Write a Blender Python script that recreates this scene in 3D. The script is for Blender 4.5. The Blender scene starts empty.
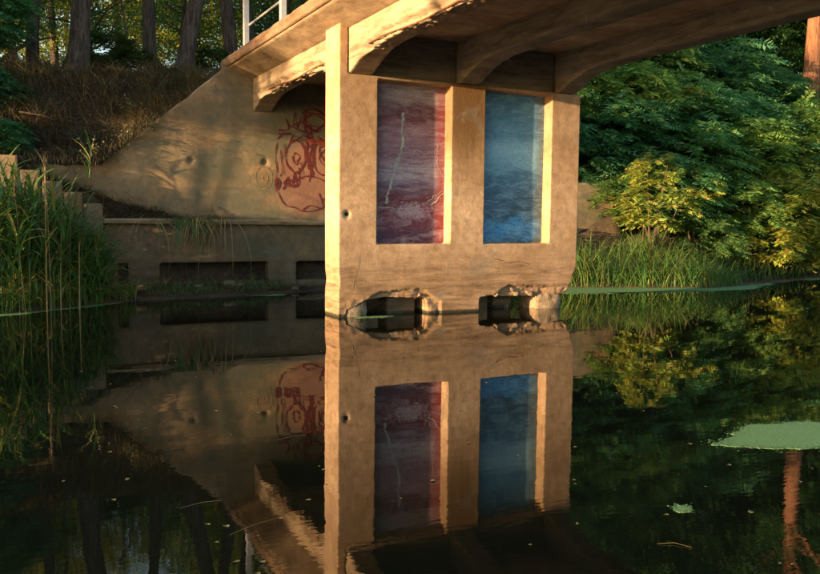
import bpy, bmesh, math, random
import numpy as np
from mathutils import Vector, Matrix, noise as mnoise

scene = bpy.context.scene
COL = scene.collection
RNG = np.random.default_rng(7)
random.seed(7)

# ------------------------------------------------------------------ camera
cam_d = bpy.data.cameras.new('camera')
cam = bpy.data.objects.new('camera', cam_d)
COL.objects.link(cam)
cam_d.sensor_width = 36.0
cam_d.lens = 36.48
cam_d.clip_start = 0.05
cam_d.clip_end = 800
CR = Vector((0.89617519, -0.44356786, 0.01084369))
CU = Vector((0.02580246, 0.07649748, 0.99673586))
CF = Vector((0.44294951, 0.89297015, -0.08000028))
m = Matrix.Identity(4)
for i in range(3):
    m[i][0] = CR[i]; m[i][1] = CU[i]; m[i][2] = -CF[i]
m[0][3], m[1][3], m[2][3] = -4.961, -12.610, 1.6
cam.matrix_world = m
scene.camera = cam

# ------------------------------------------------------------------ light
SUN_EL = math.radians(6.0)
SUN_AZ = math.radians(10.8)          # angle in front of the pier's long face
S = Vector((-math.cos(SUN_AZ) * math.cos(SUN_EL), -math.sin(SUN_AZ) * math.cos(SUN_EL), math.sin(SUN_EL)))
sd = bpy.data.lights.new('sun', 'SUN')
sd.energy = 5.0
sd.angle = math.radians(0.55)
sd.color = (1.0, 0.63, 0.31)
sun = bpy.data.objects.new('sun', sd)
COL.objects.link(sun)
sun.rotation_euler = S.to_track_quat('Z', 'Y').to_euler()

world = bpy.data.worlds.new('World')
scene.world = world
world.use_nodes = True
wn = world.node_tree
bg = wn.nodes['Background']
sky = wn.nodes.new('ShaderNodeTexSky')
sky.sky_type = 'NISHITA'
sky.sun_disc = False
sky.sun_elevation = SUN_EL
sky.sun_rotation = math.atan2(S.x, S.y) % (2 * math.pi)
sky.dust_density = 1.0
wn.links.new(sky.outputs[0], bg.inputs[0])
bg.inputs[1].default_value = 0.15

scene.view_settings.view_transform = 'Standard'
scene.view_settings.look = 'None'
scene.view_settings.exposure = 1.7
scene.view_settings.gamma = 1.0
cy = scene.cycles
cy.use_denoising = True
cy.max_bounces = 8
cy.diffuse_bounces = 4
cy.glossy_bounces = 4
cy.transmission_bounces = 6
cy.transparent_max_bounces = 8
cy.sample_clamp_indirect = 4.0
cy.caustics_reflective = True
cy.blur_glossy = 1.0
cy.caustics_refractive = False

# ------------------------------------------------------------------ helpers
def mesh_np(name, V, F, smooth=False):
    """V (n,3); F (m,k) with constant k"""
    me = bpy.data.meshes.new(name)
    V = np.asarray(V, np.float32); F = np.asarray(F, np.int32)
    k = F.shape[1]
    me.vertices.add(len(V)); me.vertices.foreach_set('co', V.ravel())
    me.loops.add(F.size); me.loops.foreach_set('vertex_index', F.ravel())
    me.polygons.add(len(F))
    me.polygons.foreach_set('loop_start', np.arange(len(F), dtype=np.int32) * k)
    me.polygons.foreach_set('loop_total', np.full(len(F), k, np.int32))
    if smooth:
        me.polygons.foreach_set('use_smooth', np.ones(len(F), bool))
    me.update(calc_edges=True)
    return me

def link(name, me, mat=None, parent=None, loc=None, rot=None, scale=None):
    o = bpy.data.objects.new(name, me)
    COL.objects.link(o)
    if mat is not None and me is not None and len(me.materials) == 0:
        me.materials.append(mat)
    if parent is not None:
        o.parent = parent
    if loc is not None: o.location = loc
    if rot is not None: o.rotation_euler = rot
    if scale is not None: o.scale = (scale,) * 3 if isinstance(scale, (int, float)) else scale
    return o

def tag(o, label=None, cat=None, group=None, kind=None):
    if label: o['label'] = label
    if cat: o['category'] = cat
    if group: o['group'] = group
    if kind: o['kind'] = kind
    return o

def empty(name, loc=(0, 0, 0), rz=0.0, scale=1.0):
    o = bpy.data.objects.new(name, None)
    o.empty_display_size = 0.2
    COL.objects.link(o)
    o.location = loc; o.rotation_euler = (0, 0, rz); o.scale = (scale,) * 3
    return o

def prism(bm, pts, axis, a, b):
    """closed polygon pts in the plane across `axis`, swept from a to b.
    axis 'Y': pts (x,z); axis 'X': pts (y,z); axis 'Z': pts (x,y)"""
    def P(p, t):
        if axis == 'Y': return (p[0], t, p[1])
        if axis == 'X': return (t, p[0], p[1])
        return (p[0], p[1], t)
    va = [bm.verts.new(P(p, a)) for p in pts]
    vb = [bm.verts.new(P(p, b)) for p in pts]
    n = len(pts)
    bm.faces.new(va); bm.faces.new(vb[::-1])
    for i in range(n):
        bm.faces.new((va[i], vb[i], vb[(i + 1) % n], va[(i + 1) % n]))

def box(bm, x0, x1, y0, y1, z0, z1):
    prism(bm, [(x0, z0), (x1, z0), (x1, z1), (x0, z1)], 'Y', y0, y1)

def bm_mesh(name, bm, tri=True):
    bmesh.ops.recalc_face_normals(bm, faces=bm.faces)
    if tri:
        bmesh.ops.triangulate(bm, faces=[f for f in bm.faces if len(f.verts) > 4])
    me = bpy.data.meshes.new(name)
    bm.to_mesh(me); bm.free()
    return me

def cast(name, bm, mat, parent, voxel=0.03, amp=0.008, amp2=0.0, fn=None):
    """cast concrete: voxel-fused solid with softly worn edges and slightly uneven faces"""
    me = bm_mesh(name + '_raw', bm)
    o = bpy.data.objects.new('tmp', me)
    COL.objects.link(o)
    md = o.modifiers.new('r', 'REMESH'); md.mode = 'VOXEL'; md.voxel_size = voxel
    dg = bpy.context.evaluated_depsgraph_get()
    me2 = bpy.data.meshes.new_from_object(o.evaluated_get(dg))
    bpy.data.objects.remove(o)
    n = len(me2.vertices)
    co = np.empty(n * 3, np.float32); me2.vertices.foreach_get('co', co)
    no = np.empty(n * 3, np.float32); me2.vertices.foreach_get('normal', no)
    co = co.reshape(-1, 3); no = no.reshape(-1, 3)
    x, y, z = co[:, 0], co[:, 1], co[:, 2]
    w = 2.2 * fnoise(co, 1.1, 4, 3)
    co = co + no * (amp * w[:, None] / 2)
    if fn is not None:
        co = fn(co, no)
    me2.vertices.foreach_set('co', co.astype(np.float32).ravel())
    me2.polygons.foreach_set('use_smooth', np.ones(len(me2.polygons), bool))
    me2.update()
    me2.name = name
    me2.materials.clear()
    return link(name, me2, mat, parent)

def tube(pts, rad, sides=10, wob=0.0, ridges=0):
    pts = [Vector(p) for p in pts]
    V = []; F = []
    up = Vector((0.3, 0.2, 1)).normalized()
    for i, p in enumerate(pts):
        d = (pts[min(i + 1, len(pts) - 1)] - pts[max(i - 1, 0)]).normalized()
        a = d.cross(Vector((0, 1, 0.13))).normalized(); b = d.cross(a)
        for s in range(sides):
            t = 2 * math.pi * s / sides
            r = rad[i] * (1 + wob * (mnoise.noise(Vector((math.cos(t) * 1.3, math.sin(t) * 1.3, p.z * 0.9 + i * 0.1)))) +
                          (0.05 * math.sin(ridges * t + math.sin(p.z * 2)) if ridges else 0))
            V.append(p + (a * math.cos(t) + b * math.sin(t)) * r)
    for i in range(len(pts) - 1):
        for s in range(sides):
            q = (s + 1) % sides
            F.append((i * sides + s, i * sides + q, (i + 1) * sides + q, (i + 1) * sides + s))
    return np.array([tuple(v) for v in V]), np.array(F)

def merge(parts):
    V = []; F = []; o = 0
    for v, f in parts:
        V.append(v); F.append(np.asarray(f) + o); o += len(v)
    return np.concatenate(V), np.concatenate(F)

def norm(a):
    return a / np.maximum(np.linalg.norm(a, axis=-1, keepdims=True), 1e-9)

def blades(base, az, L, th0, curl, width, segs=4, side_bend=None):
    """ribbon leaves: start leaning th0 from vertical toward azimuth az and curl over by `curl` radians"""
    N = len(base)
    t = np.linspace(0, 1, segs + 1)
    th = th0[:, None] + curl[:, None] * t[None, :]
    dl = (L / segs)[:, None]
    ds = np.sin(th) * dl; dz = np.cos(th) * dl
    s = np.concatenate([np.zeros((N, 1)), np.cumsum(ds[:, :-1], 1)], 1)
    z = np.concatenate([np.zeros((N, 1)), np.cumsum(dz[:, :-1], 1)], 1)
    azt = az[:, None] + (0 if side_bend is None else side_bend[:, None] * t[None, :])
    P = np.stack([base[:, None, 0] + s * np.cos(azt), base[:, None, 1] + s * np.sin(azt), base[:, None, 2] + z], -1)
    wv = np.stack([-np.sin(azt), np.cos(azt), 0.25 * np.ones_like(azt)], -1)
    w = width[:, None] * (1 - t[None, :] ** 1.8 * 0.93) * (0.55 + 0.45 * np.minimum(1, t[None, :] * 4))
    A = P - wv * w[..., None] / 2; B = P + wv * w[..., None] / 2
    V = np.stack([A, B], 2).reshape(-1, 3)
    k = (segs + 1) * 2
    i = np.arange(segs) * 2
    f = np.stack([i, i + 1, i + 3, i + 2], -1)[None] + (np.arange(N) * k)[:, None, None]
    return V, f.reshape(-1, 4)

def fronds(org, d, L, pairs=8, leaf=0.075, lw=0.032, droop=0.25, rng=RNG):
    """pinnate leaves: drooping rachis with pairs of pointed leaflets"""
    N = len(org)
    d = norm(d)
    up = np.array([0, 0, 1.0])
    side = norm(np.cross(d, up + 0.25 * rng.normal(size=(N, 3))))
    nrm = np.cross(side, d)
    t = np.linspace(0.16, 1.0, pairs)
    P = org[:, None] + d[:, None] * (t[None, :, None] * L[:, None, None]) - up * (droop * L[:, None] * t[None] ** 2)[..., None]
    sc = (np.sin(np.pi * (0.15 + 0.75 * t)))[None, :, None] * (L / np.mean(L))[:, None, None]
    out = []
    for sg in (-1, 1):
        ld = norm(side[:, None] * sg + d[:, None] * 0.45 - nrm[:, None] * 0.25 + 0.18 * rng.normal(size=P.shape))
        wd = norm(d[:, None] + 0.25 * rng.normal(size=P.shape))
        ln = leaf * sc
        ww = lw * sc
        a = P; b = P + ld * ln * 0.45 + wd * ww * 0.5; c = P + ld * ln; e = P + ld * ln * 0.45 - wd * ww * 0.5
        out.append(np.stack([a, b, c, e], 2).reshape(-1, 3))
    V = np.concatenate(out)
    F = np.arange(len(V)).reshape(-1, 4)
    return V, F

def leaves(P, size, rng=RNG, flat=0.5):
    """broad diamond leaves at P with random lie"""
    N = len(P)
    n = rng.normal(size=(N, 3)); n[:, 2] = np.abs(n[:, 2]) + flat; n = norm(n)
    a = norm(np.cross(n, rng.normal(size=(N, 3)))); b = np.cross(n, a)
    s = (size * (0.6 + 0.8 * rng.random(N)))[:, None]
    V = np.stack([P - a * s * .5, P + b * s * .28 - n * s * .06, P + a * s * .5, P - b * s * .28 - n * s * .06], 1).reshape(-1, 3)
    return V, np.arange(len(V)).reshape(-1, 4)

def vnoise(p, seed=0):
    """smooth value noise, p (n,3) -> (n,) in -1..1"""
    i = np.floor(p).astype(np.int64); f = p - i; f = f * f * (3 - 2 * f)
    def h(a):
        k = (a[:, 0] * 73856093) ^ (a[:, 1] * 19349663) ^ (a[:, 2] * 83492791) ^ (seed * 2654435761)
        k = (k ^ (k >> 13)) * 1274126177 & 0xffffffff
        k = (k ^ (k >> 16)) * 2246822519 & 0xffffffff
        return (k ^ (k >> 15)) / 4294967295.0 * 2 - 1
    r = 0
    for dx in (0, 1):
        for dy in (0, 1):
            for dz in (0, 1):
                w = (f[:, 0] if dx else 1 - f[:, 0]) * (f[:, 1] if dy else 1 - f[:, 1]) * (f[:, 2] if dz else 1 - f[:, 2])
                r = r + w * h(i + np.array([dx, dy, dz]))
    return r

def fnoise(co, scale, octaves=3, seed=0):
    r = 0; a = 1.0; t = 0
    co = co.astype(float)
    for o in range(octaves):
        r = r + a * vnoise(co * scale * 2 ** o + 17.3 * o, seed + o); t += a; a *= 0.55
    return r / t

# ------------------------------------------------------------------ materials
def new_mat(name):
    mt = bpy.data.materials.new(name); mt.use_nodes = True
    nt = mt.node_tree
    return mt, nt, nt.nodes['Principled BSDF']

class G:
    def __init__(s, nt): s.nt = nt
    def n(s, t, **kw):
        nd = s.nt.nodes.new(t)
        for k, v in kw.items(): setattr(nd, k, v)
        return nd
    def l(s, a, b): s.nt.links.new(a, b)
    def coords(s, scale=(1, 1, 1)):
        tc = s.n('ShaderNodeTexCoord'); mp = s.n('ShaderNodeMapping')
        mp.inputs['Scale'].default_value = scale
        s.l(tc.outputs['Object'], mp.inputs['Vector']); return mp.outputs[0]
    def noise(s, scale, det=4, vec=None, rough=0.55, dist=0.0, sc=(1, 1, 1)):
        nd = s.n('ShaderNodeTexNoise'); nd.inputs['Scale'].default_value = scale
        nd.inputs['Detail'].default_value = det; nd.inputs['Roughness'].default_value = rough
        nd.inputs['Distortion'].default_value = dist
        s.l(vec if vec is not None else s.coords(sc), nd.inputs['Vector']); return nd.outputs[0]
    def ramp(s, fac, stops, interp='LINEAR'):
        nd = s.n('ShaderNodeValToRGB'); cr = nd.color_ramp; cr.interpolation = interp
        while len(cr.elements) < len(stops): cr.elements.new(0.5)
        for e, (p, c) in zip(cr.elements, stops):
            e.position = p; e.color = (*c, 1) if isinstance(c, (tuple, list)) else (c, c, c, 1)
        s.l(fac, nd.inputs[0]); return nd.outputs[0]
    def mix(s, fac, a, b, mode='MIX'):
        nd = s.n('ShaderNodeMix', data_type='RGBA', blend_type=mode)
        for v, i in ((fac, 0), (a, 6), (b, 7)):
            if isinstance(v, (int, float)): nd.inputs[i].default_value = v
            elif isinstance(v, tuple): nd.inputs[i].default_value = (*v, 1)
            else: s.l(v, nd.inputs[i])
        return nd.outputs[2]
    def math(s, op, a, b=None, c=None, clamp=False):
        nd = s.n('ShaderNodeMath', operation=op); nd.use_clamp = clamp
        for v, i in ((a, 0), (b, 1), (c, 2)):
            if v is None: continue
            if isinstance(v, (int, float)): nd.inputs[i].default_value = v
            else: s.l(v, nd.inputs[i])
        return nd.outputs[0]
    def xyz(s):
        tc = s.n('ShaderNodeTexCoord'); sp = s.n('ShaderNodeSeparateXYZ')
        s.l(tc.outputs['Object'], sp.inputs[0]); return sp.outputs
    def rng(s, v, a, b, c=0.0, d=1.0, smooth=True):
        nd = s.n('ShaderNodeMapRange'); nd.interpolation_type = 'SMOOTHSTEP' if smooth else 'LINEAR'
        s.l(v, nd.inputs[0])
        for k, x in zip((1, 2, 3, 4), (a, b, c, d)): nd.inputs[k].default_value = x
        return nd.outputs[0]
    def bump(s, h, strength, dist, bsdf, normal=None):
        nd = s.n('ShaderNodeBump'); nd.inputs['Strength'].default_value = strength
        nd.inputs['Distance'].default_value = dist; s.l(h, nd.inputs['Height'])
        if normal is not None: s.l(normal, nd.inputs['Normal'])
        s.l(nd.outputs[0], bsdf.inputs['Normal']); return nd.outputs[0]

def concrete(name, light, dark, stain, green=0.0, low=0.9, pink=False, boards=1.0, seat=False):
    mt, nt, b = new_mat(name); g = G(nt)
    n1 = g.noise(0.9, 6, rough=0.6, dist=0.4)
    col = g.mix(g.ramp(n1, [(0.38, 0.0), (0.62, 1.0)]), light, dark)
    n2 = g.noise(7, 8, rough=0.7)
    col = g.mix(g.ramp(n2, [(0.42, 0.0), (0.72, 0.75)]), col, tuple(c * 0.62 for c in dark))
    # runs of water down the face
    n3 = g.noise(1.0, 6, sc=(3.2, 3.2, 0.8), rough=0.75, dist=0.3)
    col = g.mix(g.ramp(n3, [(0.5, 0.0), (0.75, 0.42)]), col, stain)
    # board marks and tide lines
    n4 = g.noise(1.0, 3, sc=(0.25, 0.25, 11.0), rough=0.6)
    col = g.mix(g.math('MULTIPLY', g.ramp(n4, [(0.48, 0.0), (0.6, 1.0)]), 0.08 * boards), col, tuple(c * 0.7 for c in stain))
    nw = g.noise(2.6, 7, rough=0.75, dist=0.8)
    col = g.mix(g.ramp(nw, [(0.52, 0.0), (0.62, 0.22), (0.66, 0.0)]), col, stain)
    X, Y, Z = g.xyz()
    wob = g.math('ADD', Z, g.math('MULTIPLY', g.math('SUBTRACT', g.noise(2.2, 5, sc=(1, 1, 2.5)), 0.5), 0.7))
    tide = g.rng(wob, low, low * 0.25)
    n5 = g.noise(1.0, 6, sc=(1.3, 1.3, 10.0), rough=0.7, dist=0.3)
    tcol = g.mix(g.ramp(n5, [(0.35, 0.0), (0.65, 1.0)]), tuple(c * 0.55 for c in stain), tuple(c * 1.05 for c in dark))
    col = g.mix(g.math('MULTIPLY', tide, 0.85), col, tcol)
    if seat:   # brown streaks thickening towards the top, heaviest on the middle pillar
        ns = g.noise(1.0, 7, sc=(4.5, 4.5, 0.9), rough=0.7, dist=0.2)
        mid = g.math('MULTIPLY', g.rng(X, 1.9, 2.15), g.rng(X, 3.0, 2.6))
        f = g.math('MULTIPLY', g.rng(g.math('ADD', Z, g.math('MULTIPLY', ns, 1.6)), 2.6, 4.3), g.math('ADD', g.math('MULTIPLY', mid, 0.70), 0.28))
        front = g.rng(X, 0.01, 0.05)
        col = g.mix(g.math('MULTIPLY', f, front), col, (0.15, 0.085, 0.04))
    wet = g.rng(g.math('ADD', Z, g.math('MULTIPLY', n2, 0.05)), 0.10, 0.05)
    col = g.mix(wet, col, (0.035, 0.034, 0.022))
    ng2 = g.noise(1.7, 8, rough=0.72, dist=0.7)
    col = g.mix(g.ramp(ng2, [(0.56, 0.0), (0.66, 0.55)]), col, (0.20, 0.185, 0.165))
    nl = g.noise(3.6, 8, rough=0.8, dist=0.3)
    col = g.mix(g.ramp(nl, [(0.62, 0.0), (0.70, 0.5)]), col, (0.62, 0.56, 0.46))
    if green:
        ng = g.noise(0.8, 6, sc=(0.8, 1, 1.9), rough=0.6, dist=0.6)
        col = g.mix(g.math('MULTIPLY', g.ramp(ng, [(0.42, 0.0), (0.62, 1.0)]), green), col, (0.12, 0.135, 0.10))
    if pink:
        dx = g.math('MULTIPLY', g.math('SUBTRACT', X, 1.5), 1.15); dz = g.math('MULTIPLY', g.math('SUBTRACT', Z, 2.5), 1.0)
        d = g.math('SQRT', g.math('ADD', g.math('MULTIPLY', dx, dx), g.math('MULTIPLY', dz, dz)))
        d = g.math('ADD', d, g.math('MULTIPLY', g.math('SUBTRACT', g.noise(3, 5), 0.5), 0.5))
        col = g.mix(g.math('MULTIPLY', g.rng(d, 1.15, 0.55), 0.6), col, (0.36, 0.15, 0.11))
    nb = g.noise(26, 6, rough=0.7)
    spk = g.ramp(g.noise(60, 3, rough=0.6), [(0.32, (0.55,) * 3), (0.42, (1.0,) * 3)])
    col = g.mix(0.5, col, spk, 'MULTIPLY')
    g.l(col, b.inputs['Base Color'])
    b.inputs['Roughness'].default_value = 0.9
    b.inputs['Specular IOR Level'].default_value = 0.25
    h = g.math('ADD', g.math('MULTIPLY', nb, 0.5), g.math('ADD', g.math('MULTIPLY', n4, 0.25 * boards), g.math('MULTIPLY', n2, 0.6)))
    g.bump(h, 0.45, 0.02, b)
    return mt

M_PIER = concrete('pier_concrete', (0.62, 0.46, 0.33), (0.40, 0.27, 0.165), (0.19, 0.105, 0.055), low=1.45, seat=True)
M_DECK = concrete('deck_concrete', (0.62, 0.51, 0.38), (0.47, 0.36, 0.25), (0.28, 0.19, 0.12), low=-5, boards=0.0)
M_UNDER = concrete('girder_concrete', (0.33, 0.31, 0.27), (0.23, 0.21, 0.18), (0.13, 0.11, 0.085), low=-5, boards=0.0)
M_ABUT = concrete('abutment_concrete', (0.42, 0.31, 0.19), (0.27, 0.19, 0.11), (0.14, 0.10, 0.065), green=0.8, low=0.2, pink=True, boards=0.7)
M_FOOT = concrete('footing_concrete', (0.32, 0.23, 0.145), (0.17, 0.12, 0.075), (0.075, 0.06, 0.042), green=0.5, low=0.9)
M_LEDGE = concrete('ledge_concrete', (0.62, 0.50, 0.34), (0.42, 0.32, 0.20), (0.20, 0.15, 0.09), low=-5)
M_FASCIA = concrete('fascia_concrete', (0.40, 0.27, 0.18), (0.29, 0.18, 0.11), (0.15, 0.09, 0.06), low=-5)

def broken_mat(name, c1, c2):
    mt, nt, b = new_mat(name); g = G(nt)
    n = g.noise(9, 8, rough=0.75)
    g.l(g.mix(g.ramp(n, [(0.35, 0.0), (0.65, 1.0)]), c1, c2), b.inputs['Base Color'])
    b.inputs['Roughness'].default_value = 0.95
    g.bump(g.noise(22, 8, rough=0.8), 0.9, 0.05, b)
    return mt
M_BROKEN = broken_mat('broken_concrete', (0.48, 0.38, 0.27), (0.17, 0.12, 0.075))
M_STONE = broken_mat('wet_stone', (0.30, 0.26, 0.20), (0.09, 0.08, 0.055))
M_RUST = broken_mat('rusty_bar', (0.30, 0.12, 0.05), (0.12, 0.045, 0.02))

def leaf_mat(name, cols, trans=0.35, gloss=0.35, var=0.5):
    mt, nt, b = new_mat(name); g = G(nt)
    ge = g.n('ShaderNodeNewGeometry')
    stops = [(i / max(1, len(cols) - 1), c) for i, c in enumerate(cols)]
    col = g.ramp(ge.outputs['Random Per Island'], stops)
    oi = g.n('ShaderNodeObjectInfo')
    big = g.noise(0.55, 3)
    f = g.math('ADD', g.math('MULTIPLY', big, var), g.math('MULTIPLY', oi.outputs['Random'], 0.35))
    col2 = g.mix(g.ramp(f, [(0.2, (0.55, 0.62, 0.75)), (0.6, (1.25, 1.15, 0.8))]), col, col)  # placeholder keeps ramp evaluated
    tint = g.ramp(f, [(0.15, (0.62, 0.74, 0.86)), (0.45, (0.95, 1.0, 0.9)), (0.7, (1.35, 1.15, 0.7))])
    col = g.mix(1.0, col, tint, 'MULTIPLY')
    nt.nodes.remove(nt.nodes[col2.node.name])
    g.l(col, b.inputs['Base Color'])
    b.inputs['Roughness'].default_value = 0.45
    b.inputs['Specular IOR Level'].default_value = gloss
    tr = g.n('ShaderNodeBsdfTranslucent')
    g.l(g.mix(1.0, col, (1.25, 1.25, 0.7), 'MULTIPLY'), tr.inputs[0])
    mx = g.n('ShaderNodeMixShader'); mx.inputs[0].default_value = trans
    out = nt.nodes['Material Output']
    g.l(b.outputs[0], mx.inputs[1]); g.l(tr.outputs[0], mx.inputs[2]); g.l(mx.outputs[0], out.inputs[0])
    return mt

M_LOCUST = leaf_mat('locust_leaf', [(0.075, 0.23, 0.14), (0.10, 0.29, 0.15), (0.06, 0.22, 0.15), (0.18, 0.36, 0.12), (0.08, 0.26, 0.18), (0.22, 0.36, 0.11)], gloss=0.5)
M_LOCUST_Y = leaf_mat('sunlit_locust_leaf', [(0.26, 0.40, 0.08), (0.42, 0.42, 0.09), (0.48, 0.36, 0.12), (0.18, 0.34, 0.09), (0.32, 0.44, 0.09)])  # locust leaf with the golden sunlight put into its colour
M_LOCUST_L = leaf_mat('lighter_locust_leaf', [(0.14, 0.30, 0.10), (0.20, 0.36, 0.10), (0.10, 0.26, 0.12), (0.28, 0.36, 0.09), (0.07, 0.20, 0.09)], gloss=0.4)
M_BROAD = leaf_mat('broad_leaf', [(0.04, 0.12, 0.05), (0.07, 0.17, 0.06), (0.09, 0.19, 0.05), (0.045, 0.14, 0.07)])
M_BROAD_Y = leaf_mat('sunny_broad_leaf', [(0.18, 0.30, 0.08), (0.32, 0.38, 0.09), (0.40, 0.34, 0.09), (0.14, 0.27, 0.09)], trans=0.5)  # brighter copy of the broad leaf, sunlight mixed into the colour
M_REED = leaf_mat('reed_leaf', [(0.045, 0.15, 0.055), (0.07, 0.20, 0.06), (0.11, 0.22, 0.065), (0.04, 0.14, 0.08), (0.24, 0.24, 0.09), (0.06, 0.17, 0.08), (0.03, 0.09, 0.04)], trans=0.3)
M_GRASS = leaf_mat('bank_grass_leaf', [(0.05, 0.15, 0.05), (0.08, 0.21, 0.055), (0.14, 0.25, 0.07), (0.06, 0.17, 0.07), (0.24, 0.28, 0.09), (0.04, 0.11, 0.04), (0.28, 0.24, 0.11)], trans=0.35)
M_STRAW = leaf_mat('dry_straw', [(0.24, 0.18, 0.12), (0.12, 0.09, 0.065), (0.36, 0.28, 0.19), (0.07, 0.055, 0.04), (0.15, 0.125, 0.08)], trans=0.15, gloss=0.15)
M_STALK = leaf_mat('dry_reed_stalk', [(0.42, 0.34, 0.19), (0.34, 0.26, 0.13), (0.24, 0.18, 0.10)], trans=0.1)
M_WEED = leaf_mat('low_weed', [(0.04, 0.10, 0.03), (0.07, 0.13, 0.035), (0.10, 0.12, 0.04)], trans=0.3)
M_PALELEAF = leaf_mat('pale_fallen_leaf', [(0.28, 0.27, 0.16), (0.22, 0.17, 0.08), (0.20, 0.25, 0.11)], trans=0.1)

def bark_mat(name, c1, c2):
    mt, nt, b = new_mat(name); g = G(nt)
    n = g.noise(1.0, 8, sc=(14, 14, 2.2), rough=0.7, dist=0.8)
    g.l(g.mix(g.ramp(n, [(0.38, 0.0), (0.62, 1.0)]), c1, c2), b.inputs['Base Color'])
    b.inputs['Roughness'].default_value = 0.95
    b.inputs['Specular IOR Level'].default_value = 0.2
    g.bump(n, 1.0, 0.06, b)
    return mt
M_BARK = bark_mat('grey_brown_bark', (0.035, 0.027, 0.022), (0.13, 0.10, 0.085))
M_PINE = bark_mat('reddish_pine_bark', (0.17, 0.08, 0.045), (0.34, 0.17, 0.10))
M_TWIG = bark_mat('twig_bark', (0.07, 0.05, 0.035), (0.14, 0.11, 0.08))

def soil_mat():
    mt, nt, b = new_mat('bank_soil'); g = G(nt)
    n = g.noise(1.3, 8, rough=0.7, dist=0.5)
    col = g.mix(g.ramp(n, [(0.35, 0.0), (0.65, 1.0)]), (0.035, 0.026, 0.018), (0.11, 0.08, 0.05))
    n2 = g.noise(14, 6, rough=0.7)
    col = g.mix(g.ramp(n2, [(0.5, 0.0), (0.7, 0.7)]), col, (0.17, 0.125, 0.075))
    g.l(col, b.inputs['Base Color'])
    b.inputs['Roughness'].default_value = 0.95
    g.bump(g.noise(9, 8, rough=0.75), 0.9, 0.12, b)
    return mt
M_SOIL = soil_mat()

def water_mat():
    mt, nt, b = new_mat('dark_pond_water'); g = G(nt)
    b.inputs['Base Color'].default_value = (0.004, 0.006, 0.004, 1)
    b.inputs['Roughness'].default_value = 0.015
    b.inputs['IOR'].default_value = 1.45
    n1 = g.noise(1.1, 3, sc=(1.0, 2.2, 1), rough=0.45)
    n2 = g.noise(9.0, 3, sc=(1.0, 2.4, 1), rough=0.5)
    X, Y, Z = g.xyz()
    patch = g.ramp(g.noise(0.35, 2), [(0.45, 0.0), (0.7, 1.0)])
    near = g.rng(Y, -6.5, -9.5)
    h = g.math('ADD', g.math('MULTIPLY', n1, 0.55),
               g.math('MULTIPLY', n2, g.math('MULTIPLY', g.math('ADD', g.math('MULTIPLY', patch, 0.35), near), 0.10)))
    g.bump(h, 0.05, 0.05, b)
    return mt
M_WATER = water_mat()

def flat_mat(name, c, rough=0.7, var=0.25, scale=12):
    mt, nt, b = new_mat(name); g = G(nt)
    n = g.noise(scale, 6, rough=0.7)
    g.l(g.mix(g.ramp(n, [(0.3, 0.0), (0.7, 1.0)]), c, tuple(x * (1 - var * 1.6) for x in c)), b.inputs['Base Color'])
    b.inputs['Roughness'].default_value = rough
    g.bump(n, 0.3, 0.01, b)
    return mt
M_RED = flat_mat('dark_red_spray', (0.19, 0.025, 0.028), 0.8, 0.4, 9)
M_ORANGE = flat_mat('orange_red_spray', (0.55, 0.10, 0.05), 0.8, 0.3, 9)
M_OCHRE = flat_mat('ochre_spray', (0.42, 0.25, 0.10), 0.85, 0.3, 9)
M_CRACK = flat_mat('pale_scratch', (0.55, 0.63, 0.68), 0.85, 0.4, 20)
M_RAIL = flat_mat('painted_rail_metal', (0.55, 0.55, 0.55), 0.5, 0.2, 8)
M_HOLE = flat_mat('dark_hole', (0.02, 0.017, 0.014), 0.9, 0.2)
M_ASPHALT = flat_mat('road_asphalt', (0.055, 0.053, 0.05), 0.9, 0.3, 30)

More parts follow.
